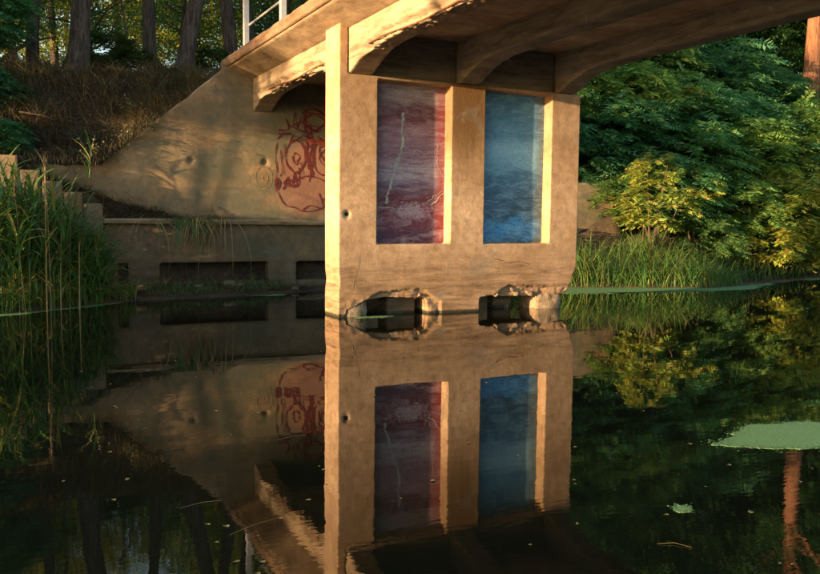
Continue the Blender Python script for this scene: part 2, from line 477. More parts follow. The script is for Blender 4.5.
def mural(kind):
    mt, nt, b = new_mat('mural_' + kind); g = G(nt)
    X, Y, Z = g.xyz()
    z = g.rng(Z, 1.18, 3.9, smooth=False)
    nz = g.noise(1.0, 7, sc=(1.3, 1, 5.5), rough=0.7, dist=0.7)
    zz = g.math('ADD', z, g.math('MULTIPLY', g.math('SUBTRACT', nz, 0.5), 0.28))
    fine = g.noise(30, 6, rough=0.75)
    weave = g.noise(1.0, 5, sc=(3, 1, 34), rough=0.7)
    if kind == 'purple':
        col = g.ramp(zz, [(0.0, (0.05, 0.03, 0.07)), (0.09, (0.11, 0.04, 0.09)), (0.2, (0.19, 0.045, 0.08)), (0.3, (0.14, 0.03, 0.06)),
                          (0.38, (0.16, 0.17, 0.27)), (0.46, (0.42, 0.50, 0.60)), (0.56, (0.26, 0.22, 0.32)), (0.70, (0.40, 0.30, 0.36)),
                          (0.78, (0.20, 0.07, 0.10)), (0.84, (0.17, 0.10, 0.14)), (0.93, (0.40, 0.46, 0.48)), (1.0, (0.24, 0.28, 0.30))])
        col = g.mix(g.ramp(weave, [(0.46, 0.0), (0.66, 0.6)]), col, (0.15, 0.03, 0.06))
        # white worn patch near the foot, sunlit strip on the right edge painted in as red
        dx = g.math('MULTIPLY', g.math('SUBTRACT', X, 1.45), 1.6); dz = g.math('MULTIPLY', g.math('SUBTRACT', Z, 1.75), 4.0)
        d = g.math('SQRT', g.math('ADD', g.math('MULTIPLY', dx, dx), g.math('MULTIPLY', dz, dz)))
        d = g.math('ADD', d, g.math('MULTIPLY', g.math('SUBTRACT', g.noise(14, 6, rough=0.8), 0.5), 2.2))
        col = g.mix(g.math('MULTIPLY', g.rng(d, 0.75, 0.25), 0.75), col, (0.48, 0.46, 0.55))
        col = g.mix(g.math('MULTIPLY', g.rng(X, 1.82, 1.98), 0.75), col, (0.27, 0.045, 0.04))
        col = g.mix(g.math('MULTIPLY', g.rng(X, 0.95, 0.75), 0.6), col, (0.05, 0.07, 0.15))
    else:
        col = g.ramp(zz, [(0.0, (0.03, 0.08, 0.13)), (0.06, (0.07, 0.30, 0.52)), (0.13, (0.09, 0.34, 0.58)), (0.19, (0.04, 0.11, 0.16)),
                          (0.30, (0.055, 0.14, 0.21)), (0.36, (0.07, 0.17, 0.25)), (0.45, (0.11, 0.24, 0.35)), (0.52, (0.30, 0.48, 0.60)),
                          (0.62, (0.46, 0.64, 0.74)), (0.72, (0.16, 0.34, 0.48)), (0.85, (0.11, 0.27, 0.42)), (1.0, (0.07, 0.16, 0.24))])
        wave = g.n('ShaderNodeTexWave'); wave.bands_direction = 'Z'; wave.inputs['Scale'].default_value = 2.0
        wave.inputs['Distortion'].default_value = 22; wave.inputs['Detail'].default_value = 5; wave.inputs['Detail Scale'].default_value = 1.3
        g.l(g.coords((0.8, 1, 1.6)), wave.inputs['Vector'])
        lowm = g.rng(Z, 2.5, 1.9)
        col = g.mix(g.math('MULTIPLY', lowm, g.ramp(wave.outputs['Fac'], [(0.6, 0.0), (0.95, 0.45)])), col, (0.02, 0.06, 0.10))
        col = g.mix(g.math('MULTIPLY', lowm, g.ramp(g.noise(9, 7, rough=0.8, sc=(1, 1, 2)), [(0.6, 0.0), (0.68, 0.7)])), col, (0.25, 0.55, 0.78))
        col = g.mix(g.math('MULTIPLY', g.rng(X, 3.82, 4.1), 0.75), col, (0.16, 0.11, 0.08))  # brown stands in for sunlight on this panel's right margin
        col = g.mix(g.math('MULTIPLY', g.rng(X, 3.1, 2.8), 0.5), col, (0.03, 0.11, 0.24))
    sm = g.noise(1.0, 7, sc=(2.2, 1, 7), rough=0.75, dist=1.2)
    col = g.mix(g.ramp(sm, [(0.46, 0.0), (0.70, 0.65)]), col, (0.52, 0.50, 0.56) if kind == 'purple' else (0.42, 0.56, 0.64))
    sc_ = g.noise(1.0, 5, sc=(26, 1, 2.0), rough=0.8, dist=0.4)
    col = g.mix(g.ramp(sc_, [(0.6, 0.0), (0.72, 0.35)]), col, (0.04, 0.04, 0.06))
    tone = (0.98, 0.80, 0.95) if kind == 'purple' else (0.62, 0.98, 1.35)
    col = g.mix(1.0, col, tone, 'MULTIPLY')
    col = g.mix(0.7, col, g.ramp(fine, [(0.3, (0.5,) * 3), (0.7, (1.3,) * 3)]), 'MULTIPLY')
    col = g.mix(g.ramp(g.noise(70, 2), [(0.68, 0.0), (0.72, 0.5)]), col, (0.6, 0.6, 0.62))
    g.l(col, b.inputs['Base Color'])
    b.inputs['Roughness'].default_value = 0.6
    g.bump(fine, 0.4, 0.01, b)
    return mt
M_MURAL1 = mural('purple'); M_MURAL2 = mural('blue')

# ------------------------------------------------------------------ ground, water
def shore(X):
    xs = [-60, -30, -12, -6, -4.6, -3.6, -2.6, -1.0, 1.0, 5.0, 5.8, 6.8, 8.5, 11.0, 13.5, 17, 22, 60]
    ys = [6, 5, 3.2, 2.35, 2.6, 3.4, 4.0, 4.3, 4.9, 5.2, 4.9, 4.3, 3.5, 2.6, 3.2, 4.3, 5.0, 7]
    return np.interp(X, xs, ys)

def sstep(a, b, x):
    t = np.clip((x - a) / (b - a), 0, 1); return t * t * (3 - 2 * t)

def bumpy(X, Y):
    return (np.sin(X * 1.7 + 2 * np.sin(Y * 0.9)) * np.sin(Y * 1.9 + np.sin(X * 1.3)) * 0.5 +
            0.3 * np.sin(X * 4.3 + Y * 2.7 + np.sin(Y * 3)) + 0.2 * np.sin(Y * 6.1 - X * 5.3))

def ground_z(X, Y):
    X = np.asarray(X, float); Y = np.asarray(Y, float)
    d = Y - shore(X)
    z = -0.9 + 0.95 * sstep(-1.6, 0.15, d)                      # bed up to the water's edge
    up = np.clip(d, 0, None)
    # left bank: strip by the water, shelf behind the stepped wall, then the hill
    left = 1 - sstep(4.0, 7.0, X)
    zl = 0.05 + 0.18 * sstep(0, 1.0, d)
    shelf_top = np.interp(X, [-6, -4.4, -3.8, -2.7, -1.75, -1.0, 0.5, 6], [2.70, 2.50, 2.25, 1.88, 1.62, 1.56, 1.45, 1.40])
    zl = np.where(Y > np.where(X > -3.1, 5.47, 5.22), shelf_top, zl)
    zl = np.where((X < -1.9) & (X > -3.15) & (Y > 5.32), 1.5 + (shelf_top - 1.5) * np.clip((Y - 5.32) / 0.22, 0, 1), zl)
    wingtop = np.interp(X, [-6, -4.2, -3.05, -0.3, 5.1, 7.85, 10.4], [2.75, 2.62, 2.60, 4.9, 4.9, 2.6, 2.6])
    crest = np.interp(X, [-12, -3, 0, 4, 7, 10, 16], [4.9, 4.75, 4.95, 4.95, 4.6, 3.4, 3.0])
    back = wingtop - 0.12 + (crest - wingtop + 0.12) * sstep(5.8, 8.2, Y)
    zl = np.where(Y > 5.78, back, zl)
    far = 0.04 * np.clip(Y - 8, 0, 60)
    zl = zl + far
    zr = 0.03 + 1.5 * sstep(0.2, 3.6, d) + 1.6 * sstep(3, 9, d) + 0.03 * np.clip(d - 8, 0, 60)
    zr = np.where((X < 10.4), np.minimum(zr, np.interp(X, [5, 9, 10.4], [0.9, 1.15, 1.8])), zr)
    zr = np.where((X < 10.4) & (Y > 5.22) & (Y < 5.95), np.interp(X, [5, 7.5, 9.0, 10.4], [1.2, 1.2, 1.25, 1.9]), zr)
    zr = np.where((X < 10.4) & (Y >= 5.95), np.maximum(back, zr), zr)
    rise = zl * left + zr * (1 - left)
    near = np.clip(-13.6 - Y, 0, None)                          # bank behind the camera
    zn = -0.9 + 1.1 * sstep(-0.6, 0.8, near) + 1.6 * sstep(0.5, 6, near)
    z = np.where(d > 0, rise, z)
    z = np.where(Y < -12.9, np.maximum(zn, -0.9), z)
    amp = np.where(np.abs(d) < 0.3, 0.01, 0.05) * (1 + 1.2 * sstep(6, 9, Y))
    amp = np.where((d < 0) | ((Y > 5.0) & (Y < 5.7) & (X > -3.2)), 0.012, amp)
    return z + amp * bumpy(X * 1.3, Y * 1.3)

def axis_pts(lo, hi, fa, fb, fine, grow):
    a = list(np.arange(fa, fb, fine)); s = fine; x = a[-1]
    while x < hi: s *= grow; x += s; a.append(x)
    s = fine; x = fa
    while x > lo: s *= grow; x -= s; a.insert(0, x)
    return np.array(a)
gx = axis_pts(-220, 260, -8, 20, 0.16, 1.16); gy = axis_pts(-160, 260, 1.4, 9, 0.09, 1.15)
GX, GY = np.meshgrid(gx, gy, indexing='ij')
GV = np.stack([GX, GY, ground_z(GX, GY)], -1).reshape(-1, 3)
nx, ny = len(gx), len(gy)
ii, jj = np.meshgrid(np.arange(nx - 1), np.arange(ny - 1), indexing='ij')
a = (ii * ny + jj).ravel()
gm = mesh_np('ground', GV, np.stack([a, a + ny, a + ny + 1, a + 1], -1), smooth=True)
tag(link('ground', gm, M_SOIL), 'dark earth banks and bed of the pond', kind='structure')

wx = np.linspace(-70, 70, 3); wy = np.linspace(-40, 12, 3)
bm = bmesh.new()
vs = [bm.verts.new(p) for p in ((-110, -16, 0), (110, -16, 0), (110, 9, 0), (-110, 9, 0))]
bm.faces.new(vs)
tag(link('water', bm_mesh('water', bm), M_WATER), 'still dark water mirroring the bridge', kind='structure')

# ------------------------------------------------------------------ the bridge
bridge = empty('concrete_bridge', (0, 0, 0))
tag(bridge, 'old concrete girder bridge with two painted panels in its pier', 'bridge')

PW, PT = 4.79, 0.65
def jag(x0, z0, x1, z1, n, amp, seed):
    r = random.Random(seed); out = []
    for i in range(1, n):
        t = i / n
        out.append((x0 + (x1 - x0) * t + r.uniform(-.3, .3) * abs(x1 - x0) / n, z0 + (z1 - z0) * t + r.uniform(-amp, amp)))
    return out

def worn_edge(x0, x1, z, seed):
    xs = np.linspace(x0, x1, int((x1 - x0) / 0.035))
    h = fnoise(np.stack([xs, 0 * xs, 0 * xs], -1), 2.7, 5, seed)
    return [(float(a), float(z + 0.05 * b)) for a, b in zip(xs, h)]

bm = bmesh.new()
box(bm, 0, 0.675, 0, PT, 1.10, 3.95)
box(bm, 2.06, 2.73, 0, PT, 1.10, 3.95)
box(bm, 4.138, PW, 0, PT, 1.10, 3.95)
box(bm, 0.5, 4.3, 0, PT, 3.895, 3.95)
box(bm, 0.5, 4.3, 0.25, PT - 0.1, 1.10, 3.93)
# lower band with its broken underside and knocked-off right corner
pts = [(0, 1.2), (0, -0.05), (0.12, -0.05), (0.14, 0.12), (0.30, 0.17), (0.44, 0.25)] + worn_edge(0.46, 1.60, 0.27, 3)
pts += [(1.63, 0.24), (1.66, 0.1), (1.67, -0.1), (2.66, -0.1), (2.68, 0.235)]
pts += worn_edge(2.72, 4.5, 0.245, 5)
pts += [(4.56, 0.26), (4.62, 0.40), (4.68, 0.46), (4.71, 0.62), (4.78, 0.74), (PW, 0.95), (PW, 1.2)]
prism(bm, pts, 'Y', 0, PT)
# pilaster against the outer girder
box(bm, 0, 0.15, 0, PT, 3.90, 4.735)

def worn_pier(co, no):
    x, y, z = co[:, 0], co[:, 1], co[:, 2]
    # the lower 20 cm near the water is undercut and lumpy
    low = 1 - sstep(0.30, 0.50, z + 0.12 * fnoise(co, 3.0, 3, 12))
    # shallow broken band where the skin has come off
    win = np.maximum(sstep(0.35, 0.8, x) * (1 - sstep(1.45, 1.95, x)), sstep(2.8, 3.3, x) * (1 - sstep(4.5, 4.75, x)))
    edge = 0.20 + (0.20 + 0.12 * fnoise(np.stack([x, 0 * x, 0 * x], -1), 1.9, 5, 14)) * win
    on = ((x > 0.42) & (x < 1.9)) | ((x > 2.95) & (x < 4.7))
    k = np.where(on & (y < 0.1), 1 - sstep(edge - 0.015, edge + 0.015, z), 0)
    co[:, 1] += k * (0.05 + 0.05 * fnoise(co, 4.5, 5, 15))
    lump = fnoise(co, 9.0, 4, 11)
    co = co + no * (0.014 * low * lump * np.where((x > 1.62) & (x < 2.7), 0.35, 1))[:, None]
    # rounded battered foot on the left corner
    f = np.exp(-((x - 0.03) / 0.12) ** 2) * np.exp(-((z - 0.6) / 0.12) ** 2)
    co[:, 0] += 0.02 * f
    # small bolt socket
    r = np.sqrt((x - 0.14) ** 2 + (z - 1.69) ** 2)
    k = np.where(y < 0.05, np.exp(-(r / 0.045) ** 2), 0)
    co[:, 1] += 0.07 * k
    return co
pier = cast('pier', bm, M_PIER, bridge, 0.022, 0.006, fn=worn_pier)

bm = bmesh.new()
bmesh.ops.create_circle(bm, cap_ends=True, segments=9, radius=0.028, matrix=Matrix.Translation((0.137, 0.045, 1.69)) @ Matrix.Rotation(math.pi / 2, 4, 'X'))
r = bmesh.ops.extrude_face_region(bm, geom=list(bm.faces))
bmesh.ops.translate(bm, verts=[v for v in r['geom'] if isinstance(v, bmesh.types.BMVert)], vec=(0, -0.02, 0))
link('bolt_socket', bm_mesh('bolt_socket', bm), M_HOLE, pier)

# murals sit in the two recesses
for (x0, x1, mt, lab) in ((0.66, 2.075, M_MURAL1, 'purple and maroon painted panel with pale cracks'),
                          (2.715, 4.15, M_MURAL2, 'blue painted panel like a hazy sea')):
    bm = bmesh.new()
    box(bm, x0, x1, 0.226, 0.262, 1.165, 3.90)
    pn = link('painted_panel', bm_mesh('painted_panel', bm), mt, pier)
    pn['label'] = lab

def ribbon(strokes, y, th=0.004, smooth=True):
    """flat strokes in an x,z plane: list of (points, width)"""
    Vs = []; Fs = []; off = 0
    for pts, w in strokes:
        P = np.array(pts, float)
        if smooth and len(P) > 2:
            t = np.arange(len(P)); tt = np.linspace(0, len(P) - 1, (len(P) - 1) * 5 + 1)
            Q = []
            for s in tt:
                i = min(int(s), len(P) - 2); u = s - i
                p0, p1, p2, p3 = P[max(i - 1, 0)], P[i], P[i + 1], P[min(i + 2, len(P) - 1)]
                Q.append(0.5 * (2 * p1 + (p2 - p0) * u + (2 * p0 - 5 * p1 + 4 * p2 - p3) * u * u + (3 * p1 - p0 - 3 * p2 + p3) * u ** 3))
            P = np.array(Q)
        d = np.gradient(P, axis=0); n = norm(np.stack([-d[:, 1], d[:, 0]], -1))
        ww = w * (0.75 + 0.35 * np.sin(np.arange(len(P)) * 0.9)) * 0.5
        A = P + n * ww[:, None]; B = P - n * ww[:, None]
        k = len(P)
        yy = y - 0.0004 * len(Vs)
        V = np.concatenate([np.stack([A[:, 0], np.full(k, yy), A[:, 1]], -1), np.stack([B[:, 0], np.full(k, yy), B[:, 1]], -1)])
        i = np.arange(k - 1)
        F = np.stack([i, i + 1, i + 1 + k, i + k], -1)
        Vs.append(V); Fs.append(F + off); off += len(V)
    return np.concatenate(Vs), np.concatenate(Fs)

# pale lightning-like cracks on the purple panel
def crack(pts, seed, n=5, amp=0.02):
    r = random.Random(seed); out = [pts[0]]
    for (x0, z0), (x1, z1) in zip(pts[:-1], pts[1:]):
        for i in range(1, n + 1):
            t = i / n
            out.append((x0 + (x1 - x0) * t + (r.uniform(-amp, amp) if i < n else 0), z0 + (z1 - z0) * t + (r.uniform(-amp, amp) if i < n else 0)))
    return out
cs = [(crack([(1.25, 3.42), (1.22, 3.15), (1.24, 2.85), (1.14, 2.62), (1.07, 2.35), (0.98, 2.1), (0.93, 1.88)], 1), 0.048),
      (crack([(1.24, 2.86), (1.38, 2.80), (1.55, 2.78), (1.72, 2.76), (1.86, 2.79)], 2), 0.009),
      (crack([(1.07, 2.35), (1.13, 2.50), (1.12, 2.62)], 3, 3), 0.022),
      (crack([(1.93, 2.95), (1.89, 2.75), (1.93, 2.5), (2.02, 2.35)], 4), 0.010),
      (crack([(0.80, 1.80), (1.2, 1.79), (1.55, 1.84), (1.75, 1.95), (2.02, 2.12)], 5), 0.014),
      (crack([(1.78, 1.86), (1.92, 1.96), (2.03, 2.08)], 6, 3), 0.022),
      (crack([(0.98, 2.1), (0.92, 2.0), (0.95, 1.9)], 7, 3), 0.010)]
V, F = ribbon(cs, 0.2225, smooth=False)
link('pale_crack', mesh_np('pale_crack', V, F), M_CRACK, pier)

# cracks in the pier's own face
V, F = ribbon([(crack([(0.36, 1.02), (0.33, 0.8), (0.27, 0.62), (0.22, 0.42)], 11, 4, 0.012), 0.012), (crack([(0.27, 0.62), (0.30, 0.5), (0.27, 0.42)], 12, 3, 0.01), 0.009)], 0, smooth=False)
V[:, 1] = 0; V[:, 1] = -0.003 * 2.2 * fnoise(V, 1.1, 4, 3) - 0.004
link('pale_crack', mesh_np('pale_crack', V, F), M_BROKEN, pier)
V, F = ribbon([(crack([(2.95, 0.93), (3.15, 0.90), (3.3, 0.86), (3.5, 0.88), (3.72, 0.82)], 13, 4, 0.012), 0.014)], 0, smooth=False)
V[:, 1] = 0; V[:, 1] = -0.003 * 2.2 * fnoise(V, 1.1, 4, 3) - 0.004
link('dark_crack', mesh_np('dark_crack', V, F), M_RUST, pier)

# pile caps under the pier
def lump_mesh(name, sx, sy, sz, seed, sub=3, rough=0.16):
    bm = bmesh.new()
    bmesh.ops.create_cube(bm, size=2)
    bmesh.ops.subdivide_edges(bm, edges=bm.edges, cuts=sub * 3, use_grid_fill=True)
    for v in bm.verts:
        p = v.co.copy()
        q = p.lerp(p.normalized() * 1.15, 0.35)
        nz = mnoise.fractal(p * 1.3 + Vector((seed * 7.1, seed * 3.3, 0)), 0.7, 2.1, 5)
        q += p.normalized() * nz * rough * 2
        v.co = Vector((q.x * sx, q.y * sy, q.z * sz))
    me = bm_mesh(name, bm)
    me.polygons.foreach_set('use_smooth', np.ones(len(me.polygons), bool))
    return me
foot = []
for (x0, x1, zt, sd_) in ((0.06, 0.54, 0.24, 1), (3.88, 4.50, 0.26, 3)):
    me = lump_mesh('pile_cap', (x1 - x0) / 2 * 0.93, 0.29, 0.30, sd_, rough=0.05)
    o = link('pile_cap', me, M_BROKEN if sd_ > 1 else M_STONE, bridge, loc=((x0 + x1) / 2, 0.30, zt - 0.26))
    foot.append(o)
for (x0, x1, y0) in ((0.98, 1.50, 0.22), (3.22, 3.62, 0.40)):
    bm = bmesh.new(); box(bm, x0, x1, y0, PT, -0.6, 0.30)
    cast('pile', bm, M_FOOT, bridge, 0.03, 0.01)
# rubble edge hanging under the broken band
me_r = [lump_mesh('broken_lump', 0.11, 0.07, 0.05, 20 + i, 1, 0.25) for i in range(4)]
rr = random.Random(4)
for i in range(5):
    x = rr.choice([rr.uniform(0.35, 1.75), rr.uniform(2.9, 4.55)])
    link('broken_lump', me_r[i % 4], M_BROKEN, bridge, loc=(x, rr.uniform(0.05, 0.12), 0.30 + rr.uniform(-0.02, 0.08)),
         rot=(rr.uniform(-.5, .5), rr.uniform(-.4, .4), rr.uniform(0, 3)), scale=rr.uniform(0.35, 0.8))

# deck
DY0, DY1 = -15.5, 5.95
def deck_prof():
    return [(-0.40, 4.865), (-0.40, 5.03), (5.2, 5.03), (5.2, 4.865), (4.63, 4.66), (0.16, 4.66)]
bm = bmesh.new(); prism(bm, deck_prof(), 'Y', DY0, DY1)
cast('deck_slab', bm, M_DECK, bridge, 0.045, 0.006)
for x0, x1, wx in ((-0.44, -0.30, 'l'), (5.1, 5.24, 'r')):
    bm = bmesh.new(); box(bm, x0, x1, DY0, DY1 + 0.1, 4.875, 5.085)
    def chip(co, no):
        x, y, z = co[:, 0], co[:, 1], co[:, 2]
        c = np.clip(2.5 * fnoise(co, 2.5, 4, 31), 0, 2)
        co[:, 2] -= 0.025 * c * sstep(5.0, 5.08, z)
        return co
    cast('deck_edge', bm, M_FASCIA, bridge, 0.03, 0.008, fn=chip)
bm = bmesh.new(); box(bm, -0.25, 5.05, DY0, 40, 5.032, 5.06)
link('road_surface', bm_mesh('road_surface', bm), M_ASPHALT, bridge)

# haunched girders
def haunch(y0, y1):
    s = 1 if y1 > y0 else -1
    L = abs(y1 - y0)
    prof = [(0.0, 3.95), (0.25, 4.05), (0.5, 4.15), (0.8, 4.225), (1.2, 4.265), (1.9, 4.285)]
    pts = [(y0 + s * a, z) for a, z in prof]
    return pts
def girder_pts(y0, y1):
    a = haunch(y0, y1); b = haunch(y1, y0)[::-1]
    return a + b + [(y1, 4.75), (y0, 4.75)]
def spall(co, no):
    x, y, z = co[:, 0], co[:, 1], co[:, 2]
    # outer lower arris broken away between the haunches
    m = (x < 0.5)
    base = np.interp(np.abs(np.where(y > 0.3, y - 0.65, y)), [0, 0.8, 1.9], [3.95, 4.225, 4.285])
    # symmetric second haunch of the short span
    y2 = np.where(y > 0.3, np.interp(5.6 - y, [0, 0.8, 1.9], [3.95, 4.225, 4.285]), 9)
    base = np.minimum(base, y2)
    q = np.stack([0 * y, y, 0 * y], -1)
    rgh = 0.5 + 1.3 * fnoise(q, 1.6, 5, 21)
    ln = fnoise(co, 10.0, 4, 25)
    gate = sstep(0.35, 0.7, np.abs(np.where(y > 0.3, y - 0.65, y))) * np.where(y > 0.3, 1 - sstep(4.6, 5.1, y), 1)
    hgt = 0.075 + 0.06 * rgh
    k = m * gate * (1 - sstep(base + hgt, base + hgt + 0.03, z))
    co[:, 0] += k * np.clip(0.50 - x, 0, 1) * 0.32 * (0.85 + 0.7 * ln)
    co[:, 2] += k * 0.05 * ln
    return co
GXS = ((0.16, 0.58), (2.195, 2.60), (4.26, 4.66))
for gi, (x0, x1) in enumerate(GXS):
    for (ya, yb) in ((0.0, -14.6), (PT, 5.61)):
        bm = bmesh.new(); prism(bm, girder_pts(ya, yb), 'X', x0, x1)
        box(bm, x0, x1, -0.02 if yb < 0 else 0.33, 0.32 if yb < 0 else 0.68, 3.957, 4.75)
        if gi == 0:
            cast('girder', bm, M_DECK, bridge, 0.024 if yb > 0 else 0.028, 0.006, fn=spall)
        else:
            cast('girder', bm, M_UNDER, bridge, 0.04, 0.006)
# exposed bars in the spalled arris
for ya, yb in ((1.0, 4.6), (-0.55, -4.2)):
    pts = [(0.215, ya + (yb - ya) * t, 4.275 + 0.02 * math.sin(t * 9) + 0.02) for t in np.linspace(0, 1, 14)]
    V, F = tube(pts, [0.013] * 14, 6)
    link('exposed_bar', mesh_np('exposed_bar', V, F, True), M_RUST, bridge)
# cross walls over the pier and at the far end
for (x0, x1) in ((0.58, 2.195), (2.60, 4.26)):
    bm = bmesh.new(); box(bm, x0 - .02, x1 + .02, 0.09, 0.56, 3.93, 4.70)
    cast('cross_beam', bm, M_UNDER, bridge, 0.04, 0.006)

# railing
posts = []
bm = bmesh.new()
box(bm, -0.055, 0.055, -0.05, 0.05, 0, 1.12); box(bm, -0.1, 0.1, -0.09, 0.09, 0, 0.025)
bmesh.ops.bevel(bm, geom=list(bm.edges), offset=0.006, segments=1, affect='EDGES')
pme = bm_mesh('rail_post', bm)
for k in range(8):
    link('rail_post', pme, M_RAIL, bridge, loc=(-0.2, 4.83 - 2.51 * k, 5.075))
    link('rail_post', pme, M_RAIL, bridge, loc=(5.0, 4.83 - 2.51 * k, 5.075))
for x in (-0.2, 5.0):
    for z, r in ((5.63, 0.024), (6.17, 0.035)):
        V, F = tube([(x + 0.06, 4.95, z), (x + 0.06, -6, z), (x + 0.06, -13, z)], [r] * 3, 10)
        link('rail', mesh_np('rail', V, F, True), M_RAIL, bridge)

# abutment and wing walls (one casting, parallel to the pier)
bm = bmesh.new()
prism(bm, [(-4.7, 0.3), (-4.7, 2.63), (-3.05, 2.66), (-0.30, 5.0), (-0.1, 5.02), (5.1, 5.02), (7.85, 2.68), (10.35, 2.66), (10.35, 0.3)], 'Y', 5.6, 5.95)
def hole_ab(co, no):
    x, y, z = co[:, 0], co[:, 1], co[:, 2]
    for cx, cz in ((0.43, 2.86), (-1.2, 2.86)):
        r = np.sqrt((x - cx) ** 2 + (z - cz) ** 2)
        co[:, 1] += np.where(y < 5.7, 0.06 * np.exp(-(r / 0.06) ** 2), 0)
    co[:, 2] -= 0.03 * np.clip(np.sin(x * 9) * np.sin(x * 3.7), 0, 1) * sstep(2.5, 2.7, z)
    return co
abut = cast('abutment_wall', bm, M_ABUT, bridge, 0.04, 0.007, fn=hole_ab)
# ledge slab with the footing wall below it
bm = bmesh.new(); box(bm, -3.06, 7.9, 5.08, 5.62, 1.465, 1.58)
cast('ledge', bm, M_LEDGE, bridge, 0.03, 0.012)
bm = bmesh.new()
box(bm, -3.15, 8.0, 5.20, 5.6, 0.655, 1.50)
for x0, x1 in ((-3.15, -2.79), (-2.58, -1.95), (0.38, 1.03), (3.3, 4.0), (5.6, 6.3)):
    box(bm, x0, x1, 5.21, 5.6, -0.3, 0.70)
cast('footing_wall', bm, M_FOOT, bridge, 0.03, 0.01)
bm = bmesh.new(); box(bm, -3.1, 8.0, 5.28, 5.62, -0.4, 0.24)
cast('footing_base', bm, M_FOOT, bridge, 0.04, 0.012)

# graffiti face on the abutment wall
def ring(cx, cz, rx, rz, n=12, ph=0.3, turn=1.1):
    return [(cx + rx * math.cos(ph + turn * 2 * math.pi * i / n), cz + rz * math.sin(ph + turn * 2 * math.pi * i / n)) for i in range(n + 1)]
def scribble(cx, cz, rx, rz, n, seed, w):
    r = random.Random(seed); p = (cx, cz); out = []
    a = r.uniform(0, 6.28)
    for k in range(n):
        a += r.uniform(0.8, 2.3)
        rad = r.uniform(0.5, 1.0)
        out.append((cx + rx * rad * math.cos(a), cz + rz * rad * math.sin(a)))
    return (out, w)
red = [(ring(1.14, 3.02, 0.24, 0.36, 12, 0.5, 1.35), 0.038), scribble(1.14, 2.98, 0.11, 0.16, 8, 21, 0.028), ([(0.98, 2.8), (1.15, 2.62), (1.30, 2.78), (1.36, 3.1), (1.28, 3.42)], 0.024),
       ([(1.75, 3.45), (1.60, 3.2), (1.60, 2.8), (1.78, 2.62), (2.0, 2.7), (2.1, 2.9)], 0.042), ([(1.66, 3.5), (1.9, 3.3), (1.7, 3.0), (1.95, 2.75)], 0.03), ([(0.78, 3.15), (0.82, 2.7), (0.76, 2.55)], 0.02), ([(1.1, 3.5), (1.0, 3.3), (1.25, 3.45), (1.4, 3.6)], 0.026),
       ([(1.36, 3.75), (1.44, 3.4), (1.38, 3.05), (1.50, 2.72), (1.46, 2.45)], 0.045), ([(1.50, 3.78), (1.54, 3.3), (1.46, 3.0), (1.56, 2.6)], 0.04),
       ([(1.34, 3.5), (1.58, 3.36), (1.38, 3.15), (1.6, 2.98), (1.42, 2.8), (1.58, 2.66)], 0.03),
       ([(0.84, 2.26), (0.95, 2.40), (1.18, 2.52), (1.45, 2.58), (1.75, 2.52), (2.05, 2.36)], 0.04),
       ([(0.88, 2.36), (0.96, 2.56), (0.99, 2.36), (1.08, 2.44), (1.10, 2.66), (1.16, 2.46), (1.22, 2.50), (1.22, 2.76), (1.24, 2.62)], 0.036),
       ([(0.70, 3.38), (0.88, 3.55), (0.74, 3.60), (0.98, 3.62), (0.90, 3.86), (1.05, 3.66), (1.13, 4.0), (1.18, 3.66), (1.30, 3.94), (1.36, 3.62)], 0.034),
       ([(0.74, 3.5), (1.04, 3.52)], 0.05), scribble(1.6, 3.82, 0.38, 0.24, 16, 4, 0.045), scribble(1.48, 3.1, 0.13, 0.55, 18, 8, 0.03), scribble(1.85, 3.1, 0.22, 0.3, 10, 9, 0.026), scribble(1.02, 2.4, 0.22, 0.12, 9, 10, 0.03), scribble(1.9, 2.0, 0.16, 0.2, 10, 12, 0.028), scribble(1.3, 3.68, 0.28, 0.16, 10, 5, 0.03),
       ([(1.3, 3.98), (1.5, 4.1), (1.75, 4.05), (1.98, 3.85)], 0.06),
       ([(0.70, 3.3), (0.66, 3.0), (0.70, 2.7), (0.66, 2.45), (0.72, 2.2), (0.82, 2.0)], 0.028),
       ([(0.66, 2.42), (0.72, 2.26), (0.76, 2.44), (0.70, 2.5), (0.67, 2.22)], 0.05), ([(0.88, 3.3), (0.84, 2.9), (0.86, 2.6)], 0.018),
       ([(0.80, 2.02), (0.92, 1.90), (1.12, 1.86), (1.3, 1.78), (1.6, 1.80), (1.85, 1.9), (2.1, 2.05)], 0.032),
       ([(1.3, 1.80), (1.5, 1.92), (1.8, 1.82)], 0.026), ([(1.70, 2.2), (1.78, 2.02), (1.9, 2.1), (1.86, 1.9)], 0.03), ([(1.25, 2.9), (1.32, 2.6), (1.28, 2.5)], 0.02)]
def on_wall(V, off):
    V[:, 1] = 5.6
    V[:, 1] = 5.6 - 0.0035 * 2.2 * fnoise(V, 1.1, 4, 3) - off
    return V
V, F = ribbon(red, 5.585); V = on_wall(V, 0.005) - np.arange(len(V))[:, None] * np.array([[0, 1.0e-6, 0]])
gr = link('graffiti', mesh_np('graffiti', V, F), M_RED, abut); gr['label'] = 'dark red sprayed frowning face with spiky hair'
V, F = ribbon([([(1.45, 3.35), (1.6, 3.40), (1.8, 3.36), (2.0, 3.40)], 0.10), ([(1.38, 3.42), (1.55, 3.34), (1.9, 3.32)], 0.05)], 5.5835); V = on_wall(V, 0.0075)
link('graffiti_highlight', mesh_np('graffiti_highlight', V, F), M_ORANGE, abut)
V, F = ribbon([(ring(0.40, 2.52, 0.19, 0.25, 14, 0.2, 1.0), 0.022), (ring(0.42, 2.5, 0.06, 0.09, 8, 0.2, 1.0), 0.05)], 5.5815); V = on_wall(V, 0.004)
link('sprayed_ring', mesh_np('sprayed_ring', V, F), M_OCHRE, abut)

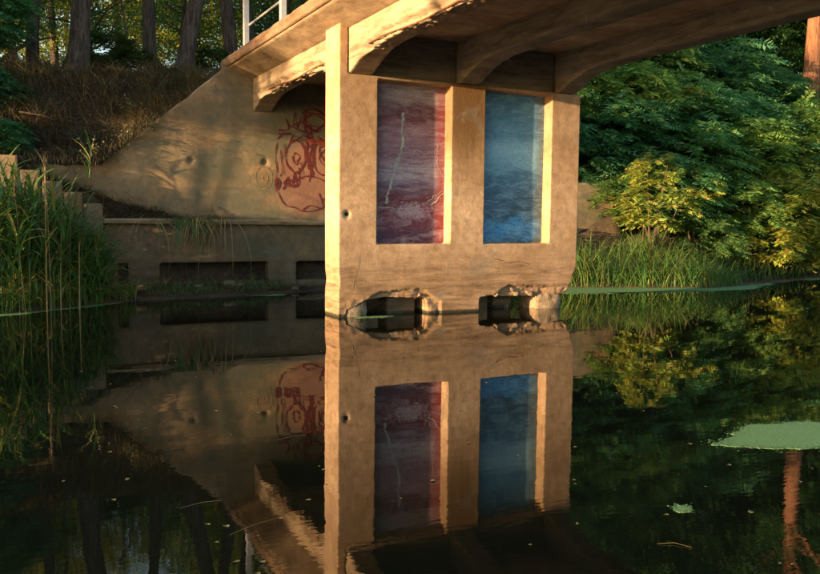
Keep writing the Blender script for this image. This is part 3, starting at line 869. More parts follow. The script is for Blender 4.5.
# stepped wall on the left bank, mirrored one on the right
def stepped(name, label, steps, mirror=False):
    r = empty(name, (steps[0][0], 5.2, 0))
    tag(r, label, 'wall')
    for i, (x0, x1, zt) in enumerate(steps):
        bm = bmesh.new(); box(bm, x0 - steps[0][0], x1 - steps[0][0] - 0.015, -0.14, 0.22, zt - 1.6 if zt > 1.7 else 0.1, zt)
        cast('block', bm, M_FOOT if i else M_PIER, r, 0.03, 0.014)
    return r
stepped('stepped_wall', 'stepped concrete retaining wall behind the tall reeds on the left',
        [(-6.0, -4.57, 2.76), (-4.57, -4.18, 2.49), (-4.17, -3.79, 2.285), (-3.78, -3.43, 2.08), (-3.42, -3.05, 1.86)])

# ------------------------------------------------------------------ trees and bushes
def clump_points(rng, n_clump, per, rad, spread, squash=0.8, inner=0.35):
    c = norm(rng.normal(size=(n_clump, 3))) * (inner + (1 - inner) * rng.random((n_clump, 1)) ** 0.5) * rad
    c[:, 2] *= squash
    p = c[:, None] + rng.normal(size=(n_clump, per, 3)) * spread * np.array([1, 1, 0.55])
    return c, p.reshape(-1, 3)

def tree_crown(seed, rad=3.0, n=130, per=110, size=0.16, squash=1.0):
    rng = np.random.default_rng(seed)
    c, p = clump_points(rng, n, per, rad, 0.36, squash)
    return mesh_np('crown', *leaves(p, size, rng))
CROWN_BIG = [tree_crown(31 + i, squash=sq) for i, sq in enumerate((1.0, 1.15, 0.85))]
CROWN_LOOSE = [tree_crown(41 + i, n=46, per=80, size=0.15, squash=1.1) for i in range(2)]

def bush_crown(seed, rad=1.25, ntw=150, per=7, pairs=8, squash=0.8, Lm=0.56):
    rng = np.random.default_rng(seed)
    c = norm(rng.normal(size=(ntw, 3)) + np.array([0, 0, 0.15]))
    lobes = norm(rng.normal(size=(9, 3)))
    lf = 0.78 + 0.38 * np.max(c @ lobes.T, axis=1) ** 4
    r = rad * (0.45 + 0.55 * rng.random(ntw) ** 0.45) * lf
    P = c * r[:, None]; P[:, 2] *= squash
    O = np.repeat(P, per, 0)
    D = np.repeat(c, per, 0) * np.array([1, 1, 0.25]) + 0.5 * rng.normal(size=(ntw * per, 3)) * np.array([1, 1, 0.4]) + np.array([0, 0, 0.05])
    O = O + 0.05 * rng.normal(size=O.shape)
    D[:, 2] = 0.18 * D[:, 2]
    L = Lm * (0.65 + 0.6 * rng.random(len(O)))
    return mesh_np('foliage', *fronds(O, D, L, pairs, 0.165, 0.07, 0.34, rng))
BUSH = [bush_crown(61 + i, squash=s) for i, s in enumerate((0.8, 0.9, 0.7, 1.0))]
BUSH_S = [bush_crown(71 + i, rad=0.72, ntw=44, per=5, squash=0.8, Lm=0.40) for i in range(3)]

def with_mat(me, mat, cache={}):
    k = (me.name, mat.name)
    if k not in cache:
        c = me.copy(); c.materials.clear(); c.materials.append(mat); cache[k] = c
    return cache[k]

def trunk_mesh(name, h, r0, r1, lean=(0, 0), seed=0, limbs=5, crown_at=0.55, reach=2.0, sides=14):
    r = random.Random(seed)
    n = 12
    pts = []
    for i in range(n + 1):
        t = i / n
        pts.append((lean[0] * h * t + 0.08 * math.sin(t * 5 + seed), lean[1] * h * t + 0.08 * math.sin(t * 4 + seed * 2), h * t - 0.3))
    rad = [r0 * (1.35 - 0.35 * min(1, i / 1.5)) * (1 - i / n) + r1 * (i / n) for i in range(n + 1)]
    parts = [tube(pts, rad, sides, 0.25, ridges=7)]
    for k in range(limbs):
        t = crown_at + (1 - crown_at) * r.random() * 0.9
        i = int(t * n); p = Vector(pts[i]); a = r.uniform(0, 6.28)
        L = reach * r.uniform(0.6, 1.1)
        q = [p + Vector((math.cos(a) * L * s, math.sin(a) * L * s, L * (0.6 * s + 0.15 * math.sin(s * 4 + k)))) for s in np.linspace(0, 1, 6)]
        parts.append(tube(q, [rad[i] * 0.42 * (1 - 0.8 * s) for s in np.linspace(0, 1, 6)], 7, 0.2))
    return mesh_np(name, *merge(parts), True)

TR_CACHE = {}
def tree(name, label, x, y, h, r0, crowns, mat, bark=None, lean=(0, 0), group=None, seed=0, cat='tree', share=None, reach=2.0, z=None):
    zb = float(ground_z(x, y)) if z is None else z
    root = empty(name, (x, y, zb), 0)
    tag(root, label, cat, group)
    if share is not None and share in TR_CACHE: tm = TR_CACHE[share]
    else:
        tm = trunk_mesh('trunk', h, r0, r0 * 0.35, lean, seed, reach=reach)
        if share is not None: TR_CACHE[share] = tm
    link('trunk', tm, bark or M_BARK, root)
    for (dx, dy, dz, s, me) in crowns:
        link('crown', with_mat(me, mat), None, root, loc=(dx, dy, dz), rot=(0, 0, random.uniform(0, 6.28)), scale=s)
    return root

# named trunks on the left hill
B = CROWN_BIG; Lz = CROWN_LOOSE
tree('leaning_tree', 'thick rough-barked tree leaning right on the left hill', -3.25, 8.6, 11, 0.24, [(1.2, 0.5, 9.5, 1.1, B[0]), (0, 1.5, 11.5, 1.0, B[1])], M_BROAD, lean=(0.12, 0.0), seed=3)
tree('leaning_tree', 'large furrowed trunk leaning right just beside the wing wall top', -0.72, 9.0, 11, 0.22, [(1.2, 0.8, 9.5, 1.0, B[2]), (-0.5, 2, 11, 1.0, B[0])], M_BROAD, lean=(0.17, 0.02), seed=5)
tree('slim_tree', 'slim dark upright trunk left of the furrowed leaning one', -1.15, 11.4, 10, 0.20, [(0, 0.5, 9.5, 1.0, B[1])], M_BROAD, lean=(0.0, 0.0), seed=8)
tree('slim_tree', 'slender trunk on the hill at far left under dark leaves', -4.0, 11.0, 9, 0.17, [(0, 0.8, 8.5, 0.9, B[2]), (-1.8, -0.6, 2.9, 0.32, Lz[0])], M_BROAD, lean=(0.01, 0.0), seed=11)
tree('forked_tree', 'dark trunk leaning left behind the bridge rail', 1.35, 11.5, 11, 0.22, [(-1.2, 0.6, 9.0, 0.9, B[0])], M_BROAD, lean=(-0.13, 0.0), seed=13)
tree('forked_tree', 'dark trunk right behind the first rail post', 2.15, 12.6, 11, 0.19, [(0.3, 0.6, 9.5, 0.9, B[1])], M_BROAD, lean=(-0.08, 0.0), seed=14)
tree('pine_tree', 'orange sunlit pine trunk at the right edge of the photo', 21.4, 8.4, 13, 0.40, [(0, 0, 12, 1.0, B[1]), (1.2, 0.5, 9.5, 0.8, B[2])], M_BROAD, bark=M_PINE, lean=(0.012, 0), seed=17)

# background woods
rb = random.Random(21)
def woods(spots, mat, label, group, sc=(0.8, 1.2), crown_set=B, key='w'):
    for i, (x, y, h) in enumerate(spots):
        s = rb.uniform(*sc)
        cr = [(rb.uniform(-.5, .5), rb.uniform(-.5, .5), h * 0.78, s, crown_set[i % len(crown_set)]),
              (rb.uniform(-1.2, 1.2), rb.uniform(-.8, .8), h * 0.48, s * 0.9, crown_set[(i + 1) % len(crown_set)])]
        tree('woodland_tree', label, x, y, h * 0.95, 0.16, cr, mat, group=group, seed=i, share='%s%d' % (key, i % 3))

left_far = [(-7.5, 17, 8.5), (-5.5, 21, 10), (-3, 19.5, 8), (-0.5, 23, 10), (2.0, 20, 9), (4.5, 25, 12), (-2.0, 28, 12), (1.5, 31, 12), (7.0, 22, 11), (-9, 26, 12), (-4.5, 25, 9)]
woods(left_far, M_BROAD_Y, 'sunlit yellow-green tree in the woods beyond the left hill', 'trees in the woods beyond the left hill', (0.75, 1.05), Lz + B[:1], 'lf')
left_mid = [(-6.0, 12.5, 4.2), (-2.4, 13.8, 3.6), (0.6, 15.0, 4.4), (3.6, 13.5, 6.5), (-4.4, 14.8, 5.0), (5.5, 16, 9)]
woods(left_mid, M_BROAD, 'dark green understorey tree among the trunks on the left hill', 'understorey trees on the left hill', (0.42, 0.6), Lz, 'lm')
right_far = [(9, 13, 10), (12.5, 12.5, 11), (15.5, 11.5, 12), (18.8, 12.5, 12), (22.8, 13, 12), (26, 11, 12), (29, 13, 12), (12, 18, 14), (17, 18, 15), (22, 18.5, 15), (28, 18, 15), (33, 17, 14), (24, 25, 17), (34, 24, 17), (15, 24, 16)]
woods(right_far, M_BROAD, 'dark broadleaf tree in the woods behind the right bank', 'trees in the woods behind the right bank', (0.95, 1.25), B, 'rf')

far_row = [(6 + 3.1 * i + rb.uniform(-1, 1), 30 - 0.25 * i + rb.uniform(-3, 3), rb.uniform(9, 14)) for i in range(16)]
for k_ in range(len(far_row)): far_row[k_] = (far_row[k_][0], far_row[k_][1], far_row[k_][2] * (0.45 if k_ % 2 else 1.0))
woods(far_row, M_BROAD, 'distant dark tree seen through gaps in the right thicket', 'distant trees beyond the right woods', (1.1, 1.4), B, 'fr')
woods([(7.6, 11.5, 5), (9.8, 10.6, 5.5), (12.0, 10.8, 4.8), (15.6, 10.6, 5)], M_BROAD, 'shrubby tree close behind the locust thicket', 'shrubby trees behind the locust thicket', (0.75, 0.9), B, 'rs')
# locust bushes on the right bank
def bush(label, x, y, z, s, mat=M_LOCUST, var=0, group=None, name='locust_bush', small=False, stem=True):
    zb = float(ground_z(x, y))
    root = empty(name, (x, y, zb), random.uniform(0, 6.28))
    tag(root, label, 'bush', group)
    me = with_mat((BUSH_S if small else BUSH)[var % (3 if small else 4)], mat)
    link('foliage', me, None, root, loc=(0, 0, z - zb), scale=s)
    if stem:
        h = max(0.25, z - zb)
        parts = []
        r = random.Random(int(x * 100))
        for k in range(4):
            a = r.uniform(0, 6.28)
            q = [(math.cos(a) * 0.5 * s * t, math.sin(a) * 0.5 * s * t, h * t * 1.1 - 0.1) for t in np.linspace(0, 1, 5)]
            parts.append(tube(q, [0.035 * (1 - 0.7 * t) for t in np.linspace(0, 1, 5)], 6))
        link('stem', mesh_np('stem', *merge(parts), True), M_TWIG, root)
    return root
gb = 'locust bushes massed on the right bank'
def lb_gb(z):
    if z > 4.5: return 'tall green locust bush in the upper part of the right thicket', 'tall bushes in the upper right thicket'
    if z > 2.8: return 'green locust bush halfway up the right thicket', 'bushes halfway up the right thicket'
    return 'low green locust bush leaning to the water under the right thicket', 'low bushes at the foot of the right thicket'
mass = [(8.0, 7.4, 4.1, 1.25), (9.6, 7.8, 5.2, 1.3), (11.3, 7.2, 4.2, 1.3), (9.9, 7.0, 3.2, 1.0), (12.6, 7.8, 5.4, 1.35), (13.4, 6.4, 3.6, 1.2),
        (14.8, 7.6, 5.0, 1.3), (15.6, 6.2, 3.4, 1.2), (17.0, 7.6, 4.8, 1.35), (18.2, 6.4, 3.2, 1.2), (19.4, 7.4, 4.6, 1.3), (20.4, 6.2, 2.9, 1.2),
        (12.0, 5.6, 2.6, 1.05), (14.4, 5.2, 2.1, 0.95), (17.3, 5.6, 2.0, 0.95), (11.0, 9.4, 6.6, 1.5), (14.2, 9.6, 6.8, 1.5), (17.6, 9.6, 6.6, 1.5),
        (20.6, 9.8, 6.2, 1.4), (23.5, 8.6, 4.8, 1.4), (7.2, 9.4, 5.6, 1.3), (22.4, 6.8, 3.0, 1.2), (10.6, 5.9, 2.3, 0.8), (19.3, 5.5, 1.6, 0.8), (15.8, 5.0, 1.2, 0.7), (12.9, 4.9, 1.3, 0.75)]
for i, (x, y, z, s) in enumerate(mass):
    bush(lb_gb(z)[0], x, y, z, s, M_LOCUST_L if i % 3 == 1 else M_LOCUST, i, lb_gb(z)[1])
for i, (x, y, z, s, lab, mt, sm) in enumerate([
        (11.0, 4.6, 2.1, 1.2, 'golden sunlit bush in front of the right wing wall', M_LOCUST_Y, True),
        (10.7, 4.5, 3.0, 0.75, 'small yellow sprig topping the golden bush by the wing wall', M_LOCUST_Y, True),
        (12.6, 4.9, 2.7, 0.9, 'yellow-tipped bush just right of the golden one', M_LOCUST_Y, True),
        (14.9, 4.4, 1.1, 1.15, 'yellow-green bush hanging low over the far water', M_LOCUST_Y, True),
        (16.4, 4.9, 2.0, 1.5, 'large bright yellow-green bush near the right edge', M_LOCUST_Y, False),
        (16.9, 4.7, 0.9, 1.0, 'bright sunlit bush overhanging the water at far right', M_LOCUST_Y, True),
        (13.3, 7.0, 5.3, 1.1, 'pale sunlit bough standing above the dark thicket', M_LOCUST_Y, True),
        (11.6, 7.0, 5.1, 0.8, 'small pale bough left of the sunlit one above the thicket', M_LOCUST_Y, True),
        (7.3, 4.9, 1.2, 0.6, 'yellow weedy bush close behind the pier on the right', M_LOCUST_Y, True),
        (17.8, 6.0, 3.6, 0.9, 'sunlit yellow bush below the orange pine trunk', M_LOCUST_Y, False)]):
    bush(lab, x, y, z, s, mt, i, small=sm, name='sunlit_bush')
# left hill shrubs
for i, (x, y, z, s, lab, nm) in enumerate([
        (-5.2, 7.6, 4.3, 0.55, 'dark leafy shrub at the far left on the slope', 'leafy_shrub'),
        (-4.9, 6.0, 3.1, 0.45, 'low dark shrub above the stepped wall at far left', 'leafy_shrub'),
        (-5.6, 9.4, 6.2, 1.0, 'overhanging dark shrub in the upper left corner', 'leafy_shrub'),
        (-2.2, 10.6, 5.9, 0.5, 'green shrub between the two big leaning trunks', 'leafy_shrub'),
        (-1.8, 10.2, 5.4, 0.6, 'bushy green growth at the foot of the slim trunk', 'leafy_shrub'),
        (-4.7, 6.6, 3.3, 0.3, 'small green shrub low on the dry slope at left', 'leafy_shrub'),
        (-2.9, 9.6, 5.3, 0.4, 'low green growth right of the thick leaning trunk', 'leafy_shrub'),
        (0.3, 9.6, 5.7, 0.35, 'small dark shrub between furrowed trunk and bridge deck', 'leafy_shrub')]):
    bush(lab, x, y, z, s, M_LOCUST if i < 3 else M_WEED, i, name=nm)

tree('upstream_tree', 'small tree on the bank upstream of the bridge', -31, -1.6, 9.5, 0.2, [(0, 0, 9.2, 0.6, CROWN_BIG[1])], M_BROAD, seed=2, z=0.1)
# shade trees upstream, out of view to the left, that let the low sun through in patches
up_sp = [(-30, -8.7, 12.5), (-29, 2.5, 11.0), (-33, 6.5, 12), (-24, 8.5, 11), (-16, 9.5, 9.5), (-11, 9.0, 8.0), (-20, 6.0, 8.5)]
for i, (x, y, zc) in enumerate(up_sp):
    tree('upstream_tree', 'tall tree on the bank upstream of the bridge', x, y, zc, 0.25,
         [(0, 3.0 if i == 0 else 0, zc + 1.2, 1.1, B[i % 3]), (0.8, 2.0, zc - 0.2, 0.8, B[(i + 1) % 3]), (-0.5, -1.8, zc + 0.6, 0.8, B[(i + 2) % 3])], M_BROAD,
         group='trees on the bank upstream', seed=i, share='u%d' % (i % 3), z=0.1)
for i, (x, y, z, s) in enumerate([(-8.0, 4.7, 5.15, 0.75), (-8.2, 5.3, 5.7, 0.8), (-7.8, 5.95, 3.3, 0.85), (-8.0, 4.3, 1.55, 0.8), (-8.2, 4.3, 4.85, 0.55), (-9.7, 6.2, 5.6, 1.2), (-8.9, 5.0, 6.6, 0.8)]):  # out-of-view bushes added to shade the abutment around its light band
    bush('unseen bush added on the left bank to shade the abutment wall', x, y, z, s, M_LOCUST, i, 'unseen shade bushes on the left bank')

# ------------------------------------------------------------------ reeds and grasses
def reed_bed(n, xf, yf, hf, seed, leaf_n=8, leafL=(0.35, 0.95), w=0.046):
    rng = np.random.default_rng(seed)
    x = xf(rng, n); y = yf(rng, x)
    h = hf(rng, x)
    base = np.stack([x, y, np.maximum(ground_z(x, y), -0.12)], -1)
    az = rng.random(n) * 6.283
    lean = 0.02 + 0.12 * rng.random(n); cu = 0.15 * rng.random(n)
    V1, F1 = blades(base, az, h, lean, cu, np.full(n, 0.013), 4)
    P = V1.reshape(n, 5, 2, 3).mean(2)
    parts = [(V1, F1)]
    t = rng.random((n, leaf_n)) ** 0.7 * 0.9 + 0.08
    i = np.clip((t * 4).astype(int), 0, 3); f = t * 4 - i
    idx = np.arange(n)[:, None]
    O = (P[idx, i] * (1 - f[..., None]) + P[idx, i + 1] * f[..., None]).reshape(-1, 3)
    N = len(O)
    Lf = leafL[0] + (leafL[1] - leafL[0]) * rng.random(N)
    parts.append(blades(O, rng.random(N) * 6.283, Lf, 0.25 + 0.5 * rng.random(N), 0.5 + 1.5 * rng.random(N) ** 1.3, w * (0.6 + 0.7 * rng.random(N)), 5))
    return merge(parts)

def left_x(rng, n): return -6.6 + 3.45 * rng.random(n) ** 0.9
def left_y(rng, x): return np.maximum(shore(x) - 0.18, 2.1) + 1.9 * rng.random(len(x)) ** 1.2
def left_h(rng, x): return np.interp(x, [-6.6, -5, -4.3, -3.8, -3.4, -3.0], [2.3, 2.2, 1.95, 1.6, 1.1, 0.6]) * (0.55 + 0.5 * rng.random(len(x)))
V, F = reed_bed(430, left_x, left_y, left_h, 5)
tag(link('reed_bed', mesh_np('reed_bed', V, F), M_REED), 'dense green reeds growing at the left water edge', 'reeds', kind='stuff')
# low arching sedge skirting the reeds
rng = np.random.default_rng(8)
n = 900
x = -6.3 + 3.7 * rng.random(n); y = shore(x) - 0.1 + 0.6 * rng.random(n)
V, F = blades(np.stack([x, y, np.full(n, 0.0)], -1), rng.random(n) * 6.283, 0.35 + 0.5 * rng.random(n), 0.15 + 0.4 * rng.random(n), 0.9 + 1.3 * rng.random(n), 0.012 + 0.01 * rng.random(n), 5)
tag(link('sedge', mesh_np('sedge', V, F), M_GRASS), 'short arching sedge along the foot of the left reeds', 'sedge', kind='stuff')

# individual tall stalks that stand out
def stalk(label, x, y, h, lean, az, leafn, mat, seed, plume=True):
    rng = np.random.default_rng(seed)
    t = np.linspace(0, 1, 9)
    pts = [(math.cos(az) * h * lean * s * s, math.sin(az) * h * lean * s * s, h * s) for s in t]
    V0, F0 = tube(pts, [0.011 - 0.005 * s for s in t], 6)
    root = link('reed_stalk', mesh_np('reed_stalk', V0, F0, True), mat, None, loc=(x, y, -0.05))
    tag(root, label, 'reed', None)
    P = np.array(pts)
    k = rng.random(leafn) * 0.9 + 0.08
    O = np.stack([np.interp(k, t, P[:, j]) for j in range(3)], -1)
    lv = blades(O, rng.random(leafn) * 6.283, 0.35 + 0.35 * rng.random(leafn), 0.2 + 0.6 * rng.random(leafn), 0.4 + 1.6 * rng.random(leafn), 0.018 + 0.012 * rng.random(leafn), 6)
    tag(link('leaf', mesh_np('leaf', *lv), mat, root), kind='stuff')
    if plume:
        m_ = 60
        O = P[-1] + np.stack([0.02 * rng.normal(size=m_), 0.02 * rng.normal(size=m_), -0.35 * rng.random(m_)], -1)
        pl = blades(O, rng.random(m_) * 6.283, 0.06 + 0.06 * rng.random(m_), 0.1 + 0.3 * rng.random(m_), 0.4 * rng.random(m_), np.full(m_, 0.006), 2)
        link('plume', mesh_np('plume', *pl), M_STRAW, root)
    return root
stalk('tallest dry straw-coloured reed stalk at the left edge', -4.25, 2.55, 2.62, 0.01, 0.5, 9, M_STALK, 1)
stalk('dry reed stalk with plume close to the tallest one', -4.18, 2.7, 2.35, 0.04, 2.0, 6, M_STALK, 2)
stalk('thin dry stalk standing at the far left of the reeds', -4.62, 2.6, 2.2, 0.04, 3.0, 4, M_STALK, 3)
stalk('shorter tan stalk left of the drooping-leaved reed', -4.02, 2.75, 1.6, 0.05, 1.0, 4, M_STALK, 4, False)
stalk('reed with broad drooping leaves at the right of the bed', -3.86, 2.95, 1.95, 0.03, 0.2, 16, M_REED, 5, False)
stalk('green reed with fan of long leaves over the stepped wall', -3.68, 3.1, 1.85, 0.08, 0.4, 15, M_REED, 6, False)
stalk('pale yellow cane rising straight from the water edge', -3.72, 2.78, 1.15, 0.01, 0.2, 2, M_STALK, 7, False)

# grass on the right bank
rng = np.random.default_rng(12)
n = 4300
x = 5.4 + 7.0 * rng.random(n) ** 1.25; y = shore(x) - 0.08 + (2.4 * rng.random(n) ** 1.3) * np.interp(x, [5.4, 10, 13], [1, 1, 0.5])
hh = np.interp(x, [5.4, 6.5, 9.0, 10.5, 12.2, 13], [0.9, 1.05, 1.25, 0.95, 0.5, 0.3])
okg = ~((y > 4.9) & (x < 10.6)); x = x[okg]; y = y[okg]; hh = hh[okg] * np.interp(y[:], [2, 4, 5], [1, 1, 0.7]); n = len(x)
V, F = blades(np.stack([x, y, np.maximum(ground_z(x, y), 0)], -1), rng.random(n) * 6.283, hh * (0.45 + 0.55 * rng.random(n) + 0.45 * (0.5 + 0.5 * np.sin(x * 3.1 + 2 * np.sin(y * 2.0)))), 0.05 + 0.6 * rng.random(n),
              0.5 + 1.5 * rng.random(n) ** 1.2, 0.012 + 0.018 * rng.random(n), 5)
tag(link('tall_grass', mesh_np('tall_grass', V, F), M_GRASS), 'tall bright grass on the bank right of the pier', 'grass', kind='stuff')
# weeds along the rest of the right waterline
n = 1500
x = 12.5 + 10 * rng.random(n); y = shore(x) + 0.1 + 1.6 * rng.random(n)
V, F = blades(np.stack([x, y, ground_z(x, y)], -1), rng.random(n) * 6.283, 0.3 + 0.5 * rng.random(n), 0.1 + 0.5 * rng.random(n), 0.5 + 1.2 * rng.random(n), 0.02 + 0.01 * rng.random(n), 4)
tag(link('bank_weeds', mesh_np('bank_weeds', V, F), M_WEED), 'dark weeds under the bushes along the right bank', 'weeds', kind='stuff')

# dry grass over the left hill
rng = np.random.default_rng(15)
n = 24000
x = -8 + 9.5 * rng.random(n); y = 5.75 + 6.0 * rng.random(n) ** 1.2
ok = ~((x > -0.35) & (y < 8))
x = x[ok]; y = y[ok]; n = len(x)
ptch = 0.5 + 0.5 * np.sin(x * 2.3 + np.sin(y * 2)) * np.sin(y * 3.1 + x)
Lh = (0.12 + 0.45 * rng.random(n) ** 1.5) * (0.5 + 0.8 * ptch)
V, F = blades(np.stack([x, y, ground_z(x, y)], -1), -1.57 + 1.6 * rng.normal(size=n), Lh, 0.3 + 1.1 * rng.random(n), 0.3 + 1.8 * rng.random(n), 0.009 + 0.011 * rng.random(n), 4)
tag(link('dry_grass', mesh_np('dry_grass', V, F), M_STRAW), 'tangled dry brown grass covering the left hill', 'grass', kind='stuff')
nc = 150
cx = -6.2 + 6.3 * rng.random(nc); cy_ = 5.72 + 3.2 * rng.random(nc)
okc = ~((cx > -0.6) & (cy_ < 8)); cx = cx[okc]; cy_ = cy_[okc]; nc = len(cx)
x = np.repeat(cx, 55) + 0.09 * rng.normal(size=nc * 55); y = np.repeat(cy_, 55) + 0.07 * rng.normal(size=nc * 55); n = len(x)
V, F = blades(np.stack([x, y, ground_z(x, y) + 0.03], -1), -1.57 + 1.5 * rng.normal(size=n), np.repeat(0.35 + 0.55 * rng.random(nc), 55) * (0.6 + 0.6 * rng.random(n)), 0.1 + 0.7 * rng.random(n), 1.0 + 1.6 * rng.random(n), 0.008 + 0.010 * rng.random(n), 6)
tag(link('dry_brush', mesh_np('dry_brush', V, F), M_STRAW), 'arching mounds of tangled dry brush on the left slope', 'dry grass', kind='stuff')
# fallen straw lying on the slope and draping over the wall
n = 5200
x = -6.5 + 5.9 * rng.random(n); y = 5.65 + 3.0 * rng.random(n)
zt = ground_z(x, y) + 0.04 + 0.10 * rng.random(n)
V, F = blades(np.stack([x, y, zt], -1), rng.random(n) * 6.283, 0.25 + 0.7 * rng.random(n), 1.1 + 0.5 * rng.random(n), 0.2 + 0.9 * rng.random(n), 0.006 + 0.008 * rng.random(n), 5)
tag(link('fallen_straw', mesh_np('fallen_straw', V, F), M_STRAW), 'matted fallen straw lying across the left slope', 'straw', kind='stuff')
# green tufts mixed in on the hill
n = 2600
x = -6.5 + 7.3 * rng.random(n); y = 6.2 + 5 * rng.random(n)
k = (np.sin(x * 1.9 + 1) * np.sin(y * 2.3) > 0.2) & ~((x > -0.35) & (y < 8))
x = x[k]; y = y[k]; n = len(x)
V, F = blades(np.stack([x, y, ground_z(x, y)], -1), rng.random(n) * 6.283, 0.2 + 0.4 * rng.random(n), 0.05 + 0.4 * rng.random(n), 0.3 + 1.0 * rng.random(n), 0.010 + 0.006 * rng.random(n), 4)
tag(link('green_tufts', mesh_np('green_tufts', V, F), M_WEED), 'scattered green grass tufts among the dry grass on the hill', 'grass', kind='stuff')
# debris and litter on the ledge and shelf
n = 2600
x = -5.8 + 5.6 * rng.random(n) ** 1.3; y = 5.24 + 0.36 * rng.random(n)
V, F = blades(np.stack([x, y, np.maximum(ground_z(x, y), 1.56) + 0.02 * rng.random(n)], -1), rng.random(n) * 6.283, 0.08 + 0.3 * rng.random(n), 0.9 + 0.7 * rng.random(n), 0.2 + 0.8 * rng.random(n), 0.006 + 0.008 * rng.random(n), 3)
tag(link('leaf_litter', mesh_np('leaf_litter', V, F), M_STRAW), 'dry litter and roots lying on the concrete ledge', 'litter', kind='stuff')
# mud-flat litter under the ledge
n = 1500
x = -3.3 + 4.6 * rng.random(n); y = shore(x) + (5.1 - shore(x)) * rng.random(n)
V, F = blades(np.stack([x, y, ground_z(x, y) + 0.01], -1), rng.random(n) * 6.283, 0.08 + 0.35 * rng.random(n), 1.0 + 0.6 * rng.random(n), 0.1 + 0.6 * rng.random(n), 0.006 + 0.007 * rng.random(n), 3)
tag(link('shore_litter', mesh_np('shore_litter', V, F), M_STRAW), 'pale twigs and stems littering the mud under the ledge', 'litter', kind='stuff')
n = 900
x = np.where(rng.random(n) < 0.5, -0.7 + 1.5 * rng.random(n), -2.4 + 1.6 * rng.random(n)); y = shore(x) + 0.05 + 0.7 * rng.random(n)
V, F = blades(np.stack([x, y, ground_z(x, y)], -1), rng.random(n) * 6.283, 0.06 + 0.30 * rng.random(n) ** 2, 0.2 + 0.6 * rng.random(n), 0.4 + 1.0 * rng.random(n), 0.01 + 0.008 * rng.random(n), 3)
tag(link('shore_weed', mesh_np('shore_weed', V, F), M_GRASS), 'small green weeds on the mud at the foot of the abutment', 'weeds', kind='stuff')

# dead growth hanging from the ledge
def hanging(label, x, L, nb, mat, seed, spread=0.06):
    rng = np.random.default_rng(seed)
    O = np.stack([spread * rng.normal(size=nb), 0.01 * rng.normal(size=nb), np.zeros(nb)], -1)
    V, F = blades(O, -1.57 + 1.2 * rng.normal(size=nb), L * (0.45 + 0.6 * rng.random(nb)), 1.2 + 0.5 * rng.random(nb), 1.9 + 0.3 * rng.random(nb), 0.010 + 0.012 * rng.random(nb), 7)
    o = link('hanging_growth', mesh_np('hanging_growth', V, F), mat, loc=(x, 5.05, 1.58))
    tag(o, label, 'dead plant')
hanging('thin dead stem hanging at the left end of the ledge', -2.15, 1.7, 14, M_STALK, 1, 0.04)
hanging('bunch of grey-green blades drooping from the ledge', -1.55, 1.45, 75, M_REED, 2, 0.10)
hanging('pale dry tuft hanging just right of the drooping bunch', -1.25, 1.2, 55, M_STALK, 3, 0.08)
hanging('long pale dry stems hanging nearest the pier', -0.62, 2.0, 16, M_STALK, 4, 0.03)
hanging('narrow dark green wisp beside the pale dry tuft', -1.02, 1.0, 26, M_WEED, 5, 0.04)
# plant under the pier opening
rng = np.random.default_rng(33)
V, F = blades(np.stack([0.05 * rng.normal(size=30), 0.02 * rng.normal(size=30), np.zeros(30)], -1), rng.random(30) * 6.28, 0.2 + 0.15 * rng.random(30), 0.1 + 0.2 * rng.random(30), 0.4 + 0.8 * rng.random(30), np.full(30, 0.014), 4)
tag(link('grass_tuft', mesh_np('grass_tuft', V, F), M_GRASS, loc=(1.72, 0.9, 0)), 'green grass tuft showing through the opening under the pier', 'grass tuft')

# flowering weeds on top of the wing wall
def weed(label, x, y, z, h, n, mat, seed, lean_az=-1.2):
    rng = np.random.default_rng(seed)
    stems = blades(0.03 * rng.normal(size=(n, 3)) * np.array([1, 1, 0]), lean_az + 0.9 * rng.normal(size=n), h * (0.5 + 0.6 * rng.random(n)), 0.1 + 0.5 * rng.random(n), 0.5 + 1.6 * rng.random(n), np.full(n, 0.008), 6)
    P = stems[0].reshape(n, 7, 2, 3).mean(2).reshape(-1, 3)
    P = P[rng.integers(0, len(P), n * 10)] + 0.03 * rng.normal(size=(n * 10, 3))
    root = link('weed', mesh_np('weed', *stems), M_WEED, loc=(x, y, z)); tag(root, label, 'weed')
    tag(link('leaf', mesh_np('leaf', *leaves(P, 0.045, rng)), mat, root), kind='stuff')
weed('pale flowering weed hanging over the wing wall edge', -2.55, 5.6, 3.05, 0.7, 14, M_PALELEAF, 1)
weed('small yellowish weed low on the wing wall slope', -2.0, 5.58, 3.45, 0.35, 9, M_PALELEAF, 2)
weed('dry upright weed behind the wing wall crest', -2.3, 6.6, 3.9, 0.6, 12, M_PALELEAF, 3, 1.5)
weed('leafy weed low at the left of the dry slope', -4.6, 6.2, 2.8, 0.5, 16, M_LOCUST, 4)
weed('small green plant rooted on the ledge against the wall', -1.9, 5.5, 1.65, 0.28, 10, M_WEED, 5)
weed('dry tuft spilling over the wing wall end', -3.15, 5.62, 2.7, 0.6, 30, M_STALK, 6)
rng = np.random.default_rng(44)
